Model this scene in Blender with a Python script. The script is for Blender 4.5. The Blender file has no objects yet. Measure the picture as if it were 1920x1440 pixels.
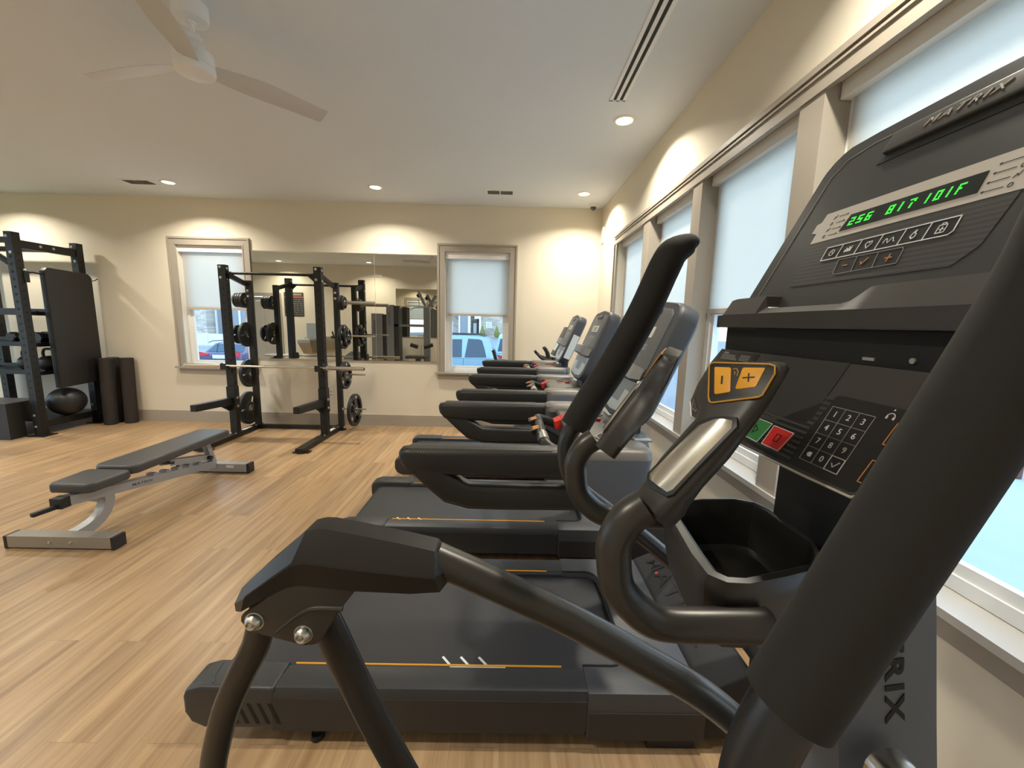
import bpy, bmesh, math, random
from mathutils import Vector, Matrix
random.seed(7)
LAMP_W, SKY, EXPO = 21.0, 2.6, 0.40
PATIO = (5.67, 4.18)
PI = math.pi
S = bpy.context.scene
COL = S.collection

# ------------------------------------------------------------------ helpers
def V(*a): return Vector(a)

class MB:
    """collects shapes (world coordinates) and links them as ONE mesh object"""
    def __init__(s): s.bm = bmesh.new()
    def _bev(s, faces, b, seg=2):
        if b <= 0: return
        es = list({e for f in faces for e in f.edges if len(e.link_faces) == 2 and e.calc_face_angle(0) > 0.35})
        bmesh.ops.bevel(s.bm, geom=es, offset=b, segments=seg, profile=0.6, affect='EDGES', clamp_overlap=True)
    def hexa(s, pts, b=0, seg=2):
        v = [s.bm.verts.new(p) for p in pts]
        fs = [s.bm.faces.new([v[i] for i in q]) for q in ((0,3,2,1),(4,5,6,7),(0,1,5,4),(1,2,6,5),(2,3,7,6),(3,0,4,7))]
        s._bev(fs, b, seg); return s
    def box(s, x0, x1, y0, y1, z0, z1, b=0, seg=2):
        return s.hexa([(x0,y0,z0),(x1,y0,z0),(x1,y1,z0),(x0,y1,z0),(x0,y0,z1),(x1,y0,z1),(x1,y1,z1),(x0,y1,z1)], b, seg)
    def bar(s, p, q, w, h, up=(0,0,1), b=0):
        p, q, up = Vector(p), Vector(q), Vector(up)
        d = (q-p).normalized(); r = d.cross(up).normalized(); u = r.cross(d)
        o = []
        for c in (p, q):
            o += [c - r*w/2 - u*h/2, c + r*w/2 - u*h/2, c + r*w/2 + u*h/2, c - r*w/2 + u*h/2]
        v = [s.bm.verts.new(x) for x in o]
        fs = [s.bm.faces.new([v[i] for i in k]) for k in ((0,1,2,3),(7,6,5,4),(0,4,5,1),(1,5,6,2),(2,6,7,3),(3,7,4,0))]
        bmesh.ops.recalc_face_normals(s.bm, faces=fs)
        s._bev(fs, b); return s
    def prism(s, poly, o, u, v, w, d0, d1, b=0, seg=2):
        """polygon (a,b) pairs in frame o,u,v pushed along w from d0 to d1"""
        o, u, v, w = Vector(o), Vector(u), Vector(v), Vector(w)
        A = [s.bm.verts.new(o + u*a + v*c + w*d0) for a, c in poly]
        B = [s.bm.verts.new(o + u*a + v*c + w*d1) for a, c in poly]
        n = len(poly)
        fs = [s.bm.faces.new(A[::-1]), s.bm.faces.new(B)]
        fs += [s.bm.faces.new([A[i], A[(i+1) % n], B[(i+1) % n], B[i]]) for i in range(n)]
        bmesh.ops.recalc_face_normals(s.bm, faces=fs)
        s._bev(fs, b, seg); return s
    def xz(s, poly, y0, y1, b=0, seg=2): return s.prism(poly, (0,0,0), (1,0,0), (0,0,1), (0,1,0), y0, y1, b, seg)
    def xy(s, poly, z0, z1, b=0, seg=2): return s.prism(poly, (0,0,0), (1,0,0), (0,1,0), (0,0,1), z0, z1, b, seg)
    def yz(s, poly, x0, x1, b=0, seg=2): return s.prism(poly, (0,0,0), (0,1,0), (0,0,1), (1,0,0), x0, x1, b, seg)
    def loft(s, rings, caps=True):
        R = [[s.bm.verts.new(p) for p in r] for r in rings]
        n = len(R[0]); fs = []
        for a, b in zip(R, R[1:]):
            for i in range(n): fs.append(s.bm.faces.new([a[i], a[(i+1) % n], b[(i+1) % n], b[i]]))
        if caps is True: fs += [s.bm.faces.new(R[0][::-1]), s.bm.faces.new(R[-1])]
        elif caps == 'end': fs.append(s.bm.faces.new(R[-1]))
        bmesh.ops.recalc_face_normals(s.bm, faces=fs); return s
    def tube(s, pts, r, n=14, sub=0, ry=None, up=(0,1,0), caps=True):
        """round (or oval) bar swept along points; r may be a list"""
        P = [Vector(p) for p in pts]
        rr = list(r) if isinstance(r, (list, tuple)) else [r]*len(P)
        if sub:
            Q, q = [], []
            for i in range(len(P)-1):
                p0, p1, p2, p3 = P[max(i-1,0)], P[i], P[i+1], P[min(i+2,len(P)-1)]
                for k in range(sub):
                    t = k/sub
                    Q.append(0.5*((2*p1)+(p2-p0)*t+(2*p0-5*p1+4*p2-p3)*t*t+(3*p1-p0-3*p2+p3)*t**3))
                    q.append(rr[i]+(rr[i+1]-rr[i])*t)
            Q.append(P[-1]); q.append(rr[-1]); P, rr = Q, q
        T = [(P[min(i+1,len(P)-1)]-P[max(i-1,0)]).normalized() for i in range(len(P))]
        u = Vector(up); u = (u - T[0]*u.dot(T[0]))
        if u.length < 1e-4: u = T[0].orthogonal()
        u.normalize(); rings = []
        for p, t, a in zip(P, T, rr):
            u = (u - t*u.dot(t)).normalized(); w = t.cross(u)
            bb = a if ry is None else a*ry
            rings.append([p + u*math.cos(2*PI*k/n)*a + w*math.sin(2*PI*k/n)*bb for k in range(n)])
        return s.loft(rings, caps)
    def cyl(s, c, ax, r, h, n=24, b=0):
        c, ax = Vector(c), Vector(ax).normalized()
        return s.lathe([(0,0),(r-b,0),(r,b),(r,h-b),(r-b,h),(0,h)] if b else [(0,0),(r,0),(r,h),(0,h)], c, ax, n)
    def lathe(s, prof, c, ax=(0,0,1), n=28, a0=0, a1=2*PI):
        c, ax = Vector(c), Vector(ax).normalized()
        u = ax.orthogonal().normalized(); w = ax.cross(u)
        rings = []
        for r, h in prof:
            if r < 1e-6: rings.append([s.bm.verts.new(c+ax*h)])
            else: rings.append([s.bm.verts.new(c+ax*h+u*r*math.cos(2*PI*k/n)+w*r*math.sin(2*PI*k/n)) for k in range(n)])
        fs = []
        for a, b in zip(rings, rings[1:]):
            for k in range(n):
                j = (k+1) % n
                if len(a) == 1 and len(b) == 1: continue
                if len(a) == 1: fs.append(s.bm.faces.new([a[0], b[j], b[k]]))
                elif len(b) == 1: fs.append(s.bm.faces.new([a[k], a[j], b[0]]))
                else: fs.append(s.bm.faces.new([a[k], a[j], b[j], b[k]]))
        bmesh.ops.recalc_face_normals(s.bm, faces=fs); return s
    def ball(s, c, r, n=24, sc=(1,1,1)):
        m = Matrix.Translation(Vector(c)) @ Matrix.Diagonal((r*sc[0], r*sc[1], r*sc[2], 1))
        bmesh.ops.create_uvsphere(s.bm, u_segments=n, v_segments=n//2, radius=1, matrix=m); return s
    def ribbon(s, pts, o, u, v, w, wid, d0=0, d1=0.0008, closed=False):
        """a printed line: strokes of width wid in the plane u,v"""
        P = [Vector((a, b)) for a, b in pts]
        seg = list(zip(P, P[1:])) + ([(P[-1], P[0])] if closed else [])
        for a, b in seg:
            d = (b-a)
            if d.length < 1e-7: continue
            d.normalize(); nn = Vector((-d.y, d.x))*wid/2; e = d*wid/2
            s.prism([tuple(a-e-nn), tuple(b+e-nn), tuple(b+e+nn), tuple(a-e+nn)], o, u, v, w, d0, d1)
        return s
    def text(s, txt, size, o, u, v, w, depth=0.0008, shear=0.0, sx=1.0, align='CENTER', bold=0.0, space=1.0):
        cu = bpy.data.curves.new('t', 'FONT'); cu.body = txt; cu.size = size; cu.shear = shear
        cu.align_x = align; cu.align_y = 'CENTER'; cu.extrude = depth/2; cu.offset = bold; cu.resolution_u = 3; cu.space_character = space
        ob = bpy.data.objects.new('t', cu); COL.objects.link(ob)
        dg = bpy.context.evaluated_depsgraph_get(); dg.update()
        me = bpy.data.meshes.new_from_object(ob.evaluated_get(dg))
        o, u, v, w = Vector(o), Vector(u), Vector(v), Vector(w)
        M = Matrix(((u.x*sx, v.x, w.x, o.x+w.x*depth/2), (u.y*sx, v.y, w.y, o.y+w.y*depth/2), (u.z*sx, v.z, w.z, o.z+w.z*depth/2), (0,0,0,1)))
        me.transform(M); s.bm.from_mesh(me)
        bpy.data.objects.remove(ob); bpy.data.curves.remove(cu); bpy.data.meshes.remove(me); return s
    def build(s, name, mat, parent=None, smooth=32):
        me = bpy.data.meshes.new(name); s.bm.to_mesh(me); s.bm.free()
        o = bpy.data.objects.new(name, me); COL.objects.link(o)
        me.materials.append(mat)
        if parent:
            off = Vector((0,0,0)); p = parent
            while p: off += p.location; p = p.parent
            me.transform(Matrix.Translation(-off)); o.parent = parent
        if smooth:
            me.polygons.foreach_set('use_smooth', [True]*len(me.polygons))
            me.set_sharp_from_angle(angle=math.radians(smooth))
        me.update(); return o
    def mark(s): s.bm.faces.ensure_lookup_table(); return len(s.bm.faces)

def tag(o, label=None, cat=None, group=None, kind=None):
    if label: o['label'] = label
    if cat: o['category'] = cat
    if group: o['group'] = group
    if kind: o['kind'] = kind
    return o
def thing(name, loc, label, cat, group=None):
    o = bpy.data.objects.new(name, None); COL.objects.link(o); o.location = loc; o.empty_display_size = 0.1
    return tag(o, label, cat, group)
def struct(o): o['kind'] = 'structure'; return o
def kids(o): return [c for c in bpy.data.objects if c.parent == o]
def copy_tree(o, parent=None):
    ch = kids(o)
    c = o.copy(); COL.objects.link(c)
    if parent: c.parent = parent
    for k in ch: copy_tree(k, c)
    return c
def copy_thing(o, loc, label, group=None):
    c = copy_tree(o); c.location = loc; c['label'] = label
    if group: c['group'] = group
    return c

# ------------------------------------------------------------------ materials
def mat(name, col, rough=0.5, metal=0.0, bump=0.0, bscale=200.0, spec=0.5, vary=0.0, emit=None, estr=0.0, coat=0.0):
    m = bpy.data.materials.new(name); m.use_nodes = True; nt = m.node_tree
    p = nt.nodes['Principled BSDF']
    p.inputs['Base Color'].default_value = (*col, 1); p.inputs['Roughness'].default_value = rough
    p.inputs['Metallic'].default_value = metal; p.inputs['Specular IOR Level'].default_value = spec
    p.inputs['Coat Weight'].default_value = coat
    if emit: p.inputs['Emission Color'].default_value = (*emit, 1); p.inputs['Emission Strength'].default_value = estr
    if bump or vary:
        tc = nt.nodes.new('ShaderNodeTexCoord'); n = nt.nodes.new('ShaderNodeTexNoise'); n.inputs['Scale'].default_value = bscale; n.inputs['Detail'].default_value = 3
        nt.links.new(tc.outputs['Object'], n.inputs['Vector'])
        if bump:
            b = nt.nodes.new('ShaderNodeBump'); b.inputs['Strength'].default_value = bump; b.inputs['Distance'].default_value = 0.002
            nt.links.new(n.outputs['Fac'], b.inputs['Height']); nt.links.new(b.outputs['Normal'], p.inputs['Normal'])
        if vary:
            mx = nt.nodes.new('ShaderNodeMix'); mx.data_type = 'RGBA'
            mx.inputs['A'].default_value = (*[c*(1-vary) for c in col], 1); mx.inputs['B'].default_value = (*[min(1, c*(1+vary)) for c in col], 1)
            nt.links.new(n.outputs['Fac'], mx.inputs['Factor']); nt.links.new(mx.outputs['Result'], p.inputs['Base Color'])
    return m

def floor_mat():
    m = bpy.data.materials.new('oak plank floor'); m.use_nodes = True; nt = m.node_tree; N = nt.nodes; L = nt.links
    p = N['Principled BSDF']
    tc = N.new('ShaderNodeTexCoord'); mp = N.new('ShaderNodeMapping'); mp.inputs['Rotation'].default_value = (0,0,PI/2)
    L.new(tc.outputs['Object'], mp.inputs['Vector'])
    br = N.new('ShaderNodeTexBrick'); br.offset = 0.37; br.offset_frequency = 2
    br.inputs['Scale'].default_value = 1; br.inputs['Brick Width'].default_value = 1.22; br.inputs['Row Height'].default_value = 0.178
    br.inputs['Mortar Size'].default_value = 0.0009; br.inputs['Mortar Smooth'].default_value = 0.2; br.inputs['Bias'].default_value = 0
    br.inputs['Color1'].default_value = (0.0,0.0,0.0,1); br.inputs['Color2'].default_value = (1,1,1,1); br.inputs['Mortar'].default_value = (0.4,0.4,0.4,1)
    L.new(mp.outputs['Vector'], br.inputs['Vector'])
    # grain stretched along the plank
    m2 = N.new('ShaderNodeMapping'); m2.inputs['Scale'].default_value = (17, 0.75, 1); L.new(tc.outputs['Object'], m2.inputs['Vector'])
    add = N.new('ShaderNodeVectorMath'); add.operation = 'ADD'; sc = N.new('ShaderNodeVectorMath'); sc.operation = 'SCALE'; sc.inputs['Scale'].default_value = 37
    L.new(br.outputs['Color'], sc.inputs[0]); L.new(m2.outputs['Vector'], add.inputs[0]); L.new(sc.outputs['Vector'], add.inputs[1])
    g = N.new('ShaderNodeTexNoise'); g.inputs['Scale'].default_value = 1.3; g.inputs['Detail'].default_value = 6; g.inputs['Roughness'].default_value = 0.62; g.inputs['Distortion'].default_value = 0.6
    L.new(add.outputs['Vector'], g.inputs['Vector'])
    r = N.new('ShaderNodeValToRGB'); e = r.color_ramp.elements
    e[0].position = 0.30; e[0].color = FLOOR_D; e[1].position = 0.68; e[1].color = FLOOR_L
    k = e.new(0.5); k.color = FLOOR_M
    L.new(g.outputs['Fac'], r.inputs['Fac'])
    mx = N.new('ShaderNodeMix'); mx.data_type = 'RGBA'; mx.blend_type = 'MULTIPLY'; mx.inputs['Factor'].default_value = 1
    r2 = N.new('ShaderNodeValToRGB'); r2.color_ramp.elements[0].color = (0.84,0.84,0.85,1); r2.color_ramp.elements[1].color = (1.08,1.06,1.02,1)
    L.new(br.outputs['Color'], r2.inputs['Fac']); L.new(r.outputs['Color'], mx.inputs['A']); L.new(r2.outputs['Color'], mx.inputs['B'])
    mo = N.new('ShaderNodeMix'); mo.data_type = 'RGBA'; mo.inputs['B'].default_value = (0.16,0.10,0.055,1)
    ml = N.new('ShaderNodeMath'); ml.operation = 'MULTIPLY'; ml.inputs[1].default_value = 0.55
    L.new(br.outputs['Fac'], ml.inputs[0]); L.new(ml.outputs[0], mo.inputs['Factor'])
    L.new(mx.outputs['Result'], mo.inputs['A']); L.new(mo.outputs['Result'], p.inputs['Base Color'])
    p.inputs['Roughness'].default_value = 0.34; p.inputs['Specular IOR Level'].default_value = 0.45
    b = N.new('ShaderNodeBump'); b.inputs['Strength'].default_value = 0.12; b.inputs['Distance'].default_value = 0.002
    L.new(g.outputs['Fac'], b.inputs['Height']); L.new(b.outputs['Normal'], p.inputs['Normal'])
    return m

def stone_mat():
    m = bpy.data.materials.new('stacked stone'); m.use_nodes = True; nt = m.node_tree; N = nt.nodes; L = nt.links
    p = N['Principled BSDF']; tc = N.new('ShaderNodeTexCoord'); mp = N.new('ShaderNodeMapping'); mp.inputs['Rotation'].default_value = (PI/2,0,0)
    L.new(tc.outputs['Object'], mp.inputs['Vector'])
    br = N.new('ShaderNodeTexBrick'); br.inputs['Scale'].default_value = 1; br.inputs['Brick Width'].default_value = 0.75; br.inputs['Row Height'].default_value = 0.24; br.inputs['Mortar Size'].default_value = 0.02
    br.inputs['Color1'].default_value = (0.62,0.56,0.46,1); br.inputs['Color2'].default_value = (0.34,0.31,0.27,1); br.inputs['Mortar'].default_value = (0.30,0.28,0.25,1)
    no = N.new('ShaderNodeTexNoise'); no.inputs['Scale'].default_value = 1.2
    ad = N.new('ShaderNodeMix'); ad.data_type = 'RGBA'; ad.blend_type = 'LINEAR_LIGHT'; ad.inputs['Factor'].default_value = 0.12
    L.new(mp.outputs['Vector'], ad.inputs['A']); L.new(no.outputs['Color'], ad.inputs['B']); L.new(mp.outputs['Vector'], no.inputs['Vector'])
    L.new(ad.outputs['Result'], br.inputs['Vector']); L.new(br.outputs['Color'], p.inputs['Base Color']); p.inputs['Roughness'].default_value = 0.9
    return m

def rib_mat(name, col, col2, scale, rot=(0,0,0), rough=0.5):
    m = bpy.data.materials.new(name); m.use_nodes = True; nt = m.node_tree; N = nt.nodes; L = nt.links
    p = N['Principled BSDF']; tc = N.new('ShaderNodeTexCoord'); mp = N.new('ShaderNodeMapping'); mp.inputs['Rotation'].default_value = rot
    L.new(tc.outputs['Object'], mp.inputs['Vector'])
    w = N.new('ShaderNodeTexWave'); w.bands_direction = 'Z'; w.inputs['Scale'].default_value = scale
    L.new(mp.outputs['Vector'], w.inputs['Vector'])
    r = N.new('ShaderNodeValToRGB'); r.color_ramp.elements[0].position = 0.45; r.color_ramp.elements[1].position = 0.55
    r.color_ramp.elements[0].color = (*col,1); r.color_ramp.elements[1].color = (*col2,1)
    L.new(w.outputs['Fac'], r.inputs['Fac']); L.new(r.outputs['Color'], p.inputs['Base Color']); p.inputs['Roughness'].default_value = rough
    return m

def checker_grip():
    m = bpy.data.materials.new('diamond textured rubber'); m.use_nodes = True; nt = m.node_tree; N = nt.nodes; L = nt.links
    p = N['Principled BSDF']; p.inputs['Roughness'].default_value = 0.48
    tc = N.new('ShaderNodeTexCoord'); mp = N.new('ShaderNodeMapping'); mp.inputs['Rotation'].default_value = (0,0,PI/4)
    L.new(tc.outputs['Object'], mp.inputs['Vector'])
    c = N.new('ShaderNodeTexChecker'); c.inputs['Scale'].default_value = 150
    c.inputs['Color1'].default_value = (0.018,0.017,0.016,1); c.inputs['Color2'].default_value = (0.055,0.052,0.047,1)
    L.new(mp.outputs['Vector'], c.inputs['Vector']); L.new(c.outputs['Color'], p.inputs['Base Color'])
    b = N.new('ShaderNodeBump'); b.inputs['Strength'].default_value = 0.5; b.inputs['Distance'].default_value = 0.002
    L.new(c.outputs['Fac'], b.inputs['Height']); L.new(b.outputs['Normal'], p.inputs['Normal'])
    return m

def shade_mat():
    m = bpy.data.materials.new('solar shade cloth'); m.use_nodes = True; nt = m.node_tree; N = nt.nodes; L = nt.links
    N.remove(N['Principled BSDF']); out = N['Material Output']
    d = N.new('ShaderNodeBsdfDiffuse'); d.inputs['Color'].default_value = (0.62,0.63,0.62,1)
    t = N.new('ShaderNodeBsdfTranslucent'); t.inputs['Color'].default_value = (0.86,0.805,0.71,1)
    tr = N.new('ShaderNodeBsdfTransparent'); tr.inputs['Color'].default_value = (0.95,0.97,1,1)
    a = N.new('ShaderNodeMixShader'); a.inputs['Fac'].default_value = 0.72
    L.new(d.outputs[0], a.inputs[1]); L.new(t.outputs[0], a.inputs[2])
    b = N.new('ShaderNodeMixShader'); b.inputs['Fac'].default_value = 0.14
    L.new(a.outputs[0], b.inputs[1]); L.new(tr.outputs[0], b.inputs[2]); L.new(b.outputs[0], out.inputs['Surface'])
    return m

def glass_mat(name='window glass', tint=(0.93,0.97,1.0), refl=0.06):
    m = bpy.data.materials.new(name); m.use_nodes = True; nt = m.node_tree; N = nt.nodes; L = nt.links
    N.remove(N['Principled BSDF']); out = N['Material Output']
    t = N.new('ShaderNodeBsdfTransparent'); t.inputs['Color'].default_value = (*tint,1)
    g = N.new('ShaderNodeBsdfGlossy'); g.inputs['Roughness'].default_value = 0.02
    lw = N.new('ShaderNodeLayerWeight'); pw = N.new('ShaderNodeMath'); pw.operation = 'POWER'; pw.inputs[1].default_value = 4.5
    f = N.new('ShaderNodeMath'); f.operation = 'MULTIPLY_ADD'; f.inputs[1].default_value = .55; f.inputs[2].default_value = .025
    L.new(lw.outputs['Facing'], pw.inputs[0]); L.new(pw.outputs[0], f.inputs[0])
    x = N.new('ShaderNodeMixShader'); L.new(f.outputs[0], x.inputs['Fac']); L.new(t.outputs[0], x.inputs[1]); L.new(g.outputs[0], x.inputs[2])
    L.new(x.outputs[0], out.inputs['Surface']); return m

FLOOR_D = (0.27,0.166,0.086,1); FLOOR_M = (0.40,0.262,0.145,1); FLOOR_L = (0.50,0.345,0.200,1)
M = dict(
    wall=mat('cream wall paint', (0.75,0.685,0.565), 0.85, bump=0.05, bscale=300),
    ceiling=mat('white ceiling paint', (0.72,0.765,0.82), 0.9, bump=0.05, bscale=250),
    trim=mat('greige trim paint', (0.37,0.325,0.27), 0.42),
    white=mat('white vinyl', (0.80,0.81,0.82), 0.4),
    fanwhite=mat('matte white fan', (0.86,0.86,0.86), 0.4), blade=mat('fan blade grey white', (0.60,0.60,0.59), 0.32),
    floor=floor_mat(), shade=shade_mat(), glass=glass_mat(),
    cassette=mat('ivory cassette', (0.84,0.82,0.79), 0.45), sill=mat('satin sill paint', (0.46,0.44,0.41), 0.22), cover=mat('motor cover plastic', (0.020,0.020,0.022), 0.62, spec=0.25), bottombar=mat('beige shade hem', (0.50,0.43,0.36), 0.6),
    mirror=mat('mirror silver', (0.70,0.69,0.63), 0.006, 1.0), channel=mat('mirror channel', (0.75,0.72,0.62), 0.2, 1.0),
    black=mat('black powder coat', (0.007,0.007,0.0072), 0.45, bump=0.08, bscale=500),
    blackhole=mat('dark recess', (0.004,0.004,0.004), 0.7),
    steel=mat('zinc bolt', (0.62,0.60,0.56), 0.3, 1.0), chrome=mat('satin chrome', (0.62,0.605,0.56), 0.26, 1.0),
    silverpaint=mat('silver powder coat', (0.36,0.37,0.39), 0.38, 0.35), taupe=mat('taupe silver foot', (0.30,0.275,0.24), 0.42, 0.35),
    vinyl=mat('dark grey vinyl', (0.050,0.050,0.053), 0.42, bump=0.1, bscale=700),
    vinylback=mat('black vinyl pad', (0.013,0.0125,0.012), 0.48, bump=0.1, bscale=700),
    rubber=mat('black rubber', (0.013,0.013,0.013), 0.55), rubberg=mat('plate rubber', (0.016,0.016,0.017), 0.42),
    foam=mat('black foam grip', (0.0125,0.0113,0.0098), 0.85, bump=0.12, bscale=3000, vary=0.25),
    roller=mat('charcoal foam roller', (0.026,0.020,0.018), 0.8, bump=0.5, bscale=260, vary=0.4),
    print=mat('white print', (0.75,0.75,0.73), 0.5), dimprint=mat('grey print', (0.30,0.29,0.27), 0.5),
    tplast=mat('charcoal deck plastic', (0.032,0.033,0.036), 0.40, bump=0.08, bscale=1500),
    tlight=mat('slate hood plastic', (0.055,0.056,0.063), 0.42, bump=0.08, bscale=1500),
    tskirt=mat('dark side skirt', (0.022,0.022,0.024), 0.5, bump=0.1, bscale=700),
    tshell=mat('slate blue shell', (0.105,0.118,0.145), 0.5, bump=0.1, bscale=800),
    tbrown=mat('warm grey shell', (0.115,0.105,0.095), 0.42, bump=0.1, bscale=800),
    tcons=mat('console charcoal', (0.045,0.050,0.060), 0.5, bump=0.12, bscale=900),
    tface=mat('console face grey', (0.115,0.117,0.122), 0.42), tkey=mat('pale keypad', (0.55,0.60,0.62), 0.4), tshelf=mat('light grey shelf', (0.24,0.245,0.25), 0.4), ttray=mat('dark tray', (0.050,0.046,0.041), 0.45), tkeymid=mat('keypad slate', (0.22,0.25,0.27), 0.42),
    belt=mat('running belt', (0.023,0.023,0.027), 0.5, bump=0.2, bscale=500), grip=checker_grip(),
    railblk=mat('black handrail', (0.013,0.013,0.013), 0.4, bump=0.15, bscale=700),
    orange=mat('amber plastic', (0.70,0.315,0.010), 0.45), gold=mat('gold outline', (0.52,0.25,0.02), 0.4), orangep=mat('orange print', (0.55,0.22,0.06), 0.5),
    red=mat('red plastic', (0.55,0.022,0.018), 0.35), green=mat('green key', (0.035,0.20,0.05), 0.45), redkey=mat('red key', (0.50,0.012,0.016), 0.42),
    lcd=mat('green lcd', (0.05,0.10,0.03), 0.2, emit=(0.10,0.22,0.05), estr=0.35), whitebez=mat('white bezel', (0.62,0.61,0.57), 0.4),
    eplast=mat('warm charcoal plastic', (0.030,0.0275,0.0245), 0.42, bump=0.05, bscale=3500),
    eplast2=mat('warm grey console plastic', (0.042,0.038,0.034), 0.40, bump=0.05, bscale=3500),
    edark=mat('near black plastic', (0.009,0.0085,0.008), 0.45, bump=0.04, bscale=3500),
    eface=mat('console overlay', (0.030,0.030,0.0295), 0.38), eface2=mat('dark keypad overlay', (0.010,0.010,0.011), 0.36),
    elow=mat('lower overlay grey', (0.044,0.041,0.037), 0.45, bump=0.04, bscale=3500),
    etube=mat('gunmetal tube', (0.042,0.039,0.035), 0.34, 0.35), etubeblk=mat('black oval tube', (0.016,0.016,0.017), 0.34),
    strip=mat('silver overlay strip', (0.47,0.43,0.38), 0.42), led=mat('black led window', (0.012,0.016,0.014), 0.15),
    ledg=mat('green led', (0.02,0.2,0.02), 0.4, emit=(0.05,1.0,0.06), estr=0.9),
    ribs=rib_mat('ribbed overlay', (0.026,0.0255,0.024), (0.046,0.044,0.041), 60, rough=0.4),
    led_lamp=mat('lamp lens', (1,1,1), 0.4, emit=(1.0,0.86,0.62), estr=9.0), lampring=mat('lamp trim ring', (0.82,0.79,0.72), 0.4),
    # outside
    asphalt=mat('asphalt', (0.26,0.27,0.28), 0.9, vary=0.15, bscale=6), concrete=mat('pale concrete', (0.42,0.46,0.47), 0.9, vary=0.06, bscale=4),
    stone=stone_mat(), siding=rib_mat('grey lap siding', (0.28,0.31,0.34), (0.23,0.255,0.28), 8), bwhite=mat('white building trim', (0.80,0.80,0.79), 0.6),
    bdoor=mat('dark door', (0.05,0.06,0.08), 0.4), bglass=mat('pale building glass', (0.50,0.60,0.64), 0.1), roof=mat('roof shingle', (0.14,0.14,0.15), 0.9),
    carblue=mat('pale blue car paint', (0.26,0.42,0.50), 0.25, 0.3, coat=0.6), carnavy=mat('navy car paint', (0.025,0.035,0.07), 0.25, 0.2, coat=0.6),
    carviolet=mat('indigo car paint', (0.07,0.06,0.14), 0.25, 0.2, coat=0.6), carwhite=mat('white car paint', (0.70,0.73,0.74), 0.25, 0.0, coat=0.5),
    carglass=mat('car window glass', (0.030,0.065,0.10), 0.04, 0.15), tail=mat('red tail lamp', (0.6,0.02,0.03), 0.25), cartrim=mat('black car trim', (0.02,0.02,0.022), 0.5),
    shrub=mat('conifer shrub', (0.17,0.19,0.045), 0.9, vary=0.4, bscale=9), bark=mat('bare bark', (0.20,0.16,0.13), 0.9), fence=mat('white fence', (0.72,0.76,0.78), 0.6), chairwood=mat('brown chair frame', (0.12,0.045,0.03), 0.6),
    door=mat('painted door', (0.44,0.39,0.32), 0.5), poster=mat('poster black', (0.035,0.032,0.03), 0.5), posterred=mat('poster red', (0.45,0.10,0.05), 0.5), postertext=mat('poster print', (0.24,0.22,0.19), 0.6), signwhite=mat('white sign', (0.75,0.72,0.66), 0.5),
    gymgrey=mat('gym machine silver', (0.22,0.23,0.245), 0.45, 0.2), gymdark=mat('machine shroud', (0.035,0.036,0.04), 0.5), fount=mat('fountain steel', (0.42,0.40,0.36), 0.3, 0.8), 
)
# ------------------------------------------------------------------ room
XR, YB, YF, XL, HC = 1.233, 5.66, -0.57, -8.4, 3.063
struct(MB().box(XL-.15, XR+.17, YF-.15, YB+.16, -.10, 0).build('floor', M['floor'], smooth=0))
struct(MB().box(XL-.15, XR+.17, YF-.15, YB+.16, HC, HC+.1).build('ceiling', M['ceiling'], smooth=0))
BW = [(-4.53,-3.635), (-.892,-.004)]      # back window openings (x)
WZ0, WZ1 = .80, 2.455
def wall_with_holes(name, along, a0, a1, t0, t1, holes, z0, z1):
    b = MB()
    def bx(p, q, za, zb):
        if q-p < 1e-4: return
        if along == 'x': b.box(p, q, t0, t1, za, zb)
        else: b.box(t0, t1, p, q, za, zb)
    x = a0
    for h0, h1 in holes:
        bx(x, h0, 0, HC); bx(h0, h1, 0, z0); bx(h0, h1, z1, HC); x = h1
    bx(x, a1, 0, HC)
    return struct(b.build(name, M['wall'], smooth=0))
wall_with_holes('wall_back', 'x', XL-.15, XR+.17, YB, YB+.16, BW, WZ0, WZ1)
wall_with_holes('wall_left', 'y', YF-.15, YB+.16, XL-.15, XL, [(-.2,1.6),(1.75,3.55),(3.7,5.4)], .12, 2.70)  # out-of-view windows, number and size raised for cool daylight fill
RZ0, RZ1 = .735, 2.462
RW = [(-.30,.55), (.70,1.70), (1.837,2.695), (2.822,3.654), (3.817,4.725)]
wall_with_holes('wall_right', 'y', YF-.15, YB+.16, XR, XR+.17, [(-.30,4.725)], RZ0, RZ1)
wall_with_holes('wall_front', 'x', XL-.15, XR+.17, YF-.15, YF, [(-7.55,-6.70)], 0.0, 2.13)
# posts between the right windows
k = 1
for (a, b_), (c, d) in zip(RW, RW[1:]):
    struct(MB().box(XR-.018, XR+.165, b_, c, RZ0, RZ1, .003).build('trim_%d' % k, M['trim'])); k += 1
# casing round the right window run: stepped head, far jamb, stool and apron
HB = 2.436
struct(MB().box(XR-.020, XR, -.42, 4.822, HB, HB+.108, .004).box(XR-.034, XR-.001, -.43, 4.832, HB+.080, HB+.1065, .005).box(XR-.028, XR-.001, -.425, 4.8235, HB+.060, HB+.070, .003).box(XR-.026, XR-.001, -.426, 4.8225, HB-.001, HB+.016, .003).build('trim_%d' % k, M['trim'])); k += 1
struct(MB().box(XR-.020, XR, 4.7255, 4.819, RZ0, HB-.0005, .004).box(XR-.032, XR-.001, 4.800, 4.826, RZ0, HB-.001, .005).box(XR-.024, XR-.001, 4.7265, 4.742, RZ0, HB-.001, .003).build('trim_%d' % k, M['trim'])); k += 1
struct(MB().box(XR-.030, XR+.135, -.45, 4.865, RZ0-.004, RZ0+.022, .005).build('trim_%d' % k, M['sill'])); k += 1
struct(MB().box(XR-.018, XR, -.42, 4.84, RZ0-.064, RZ0-.004, .004).build('trim_%d' % k, M['trim'])); k += 1
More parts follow.
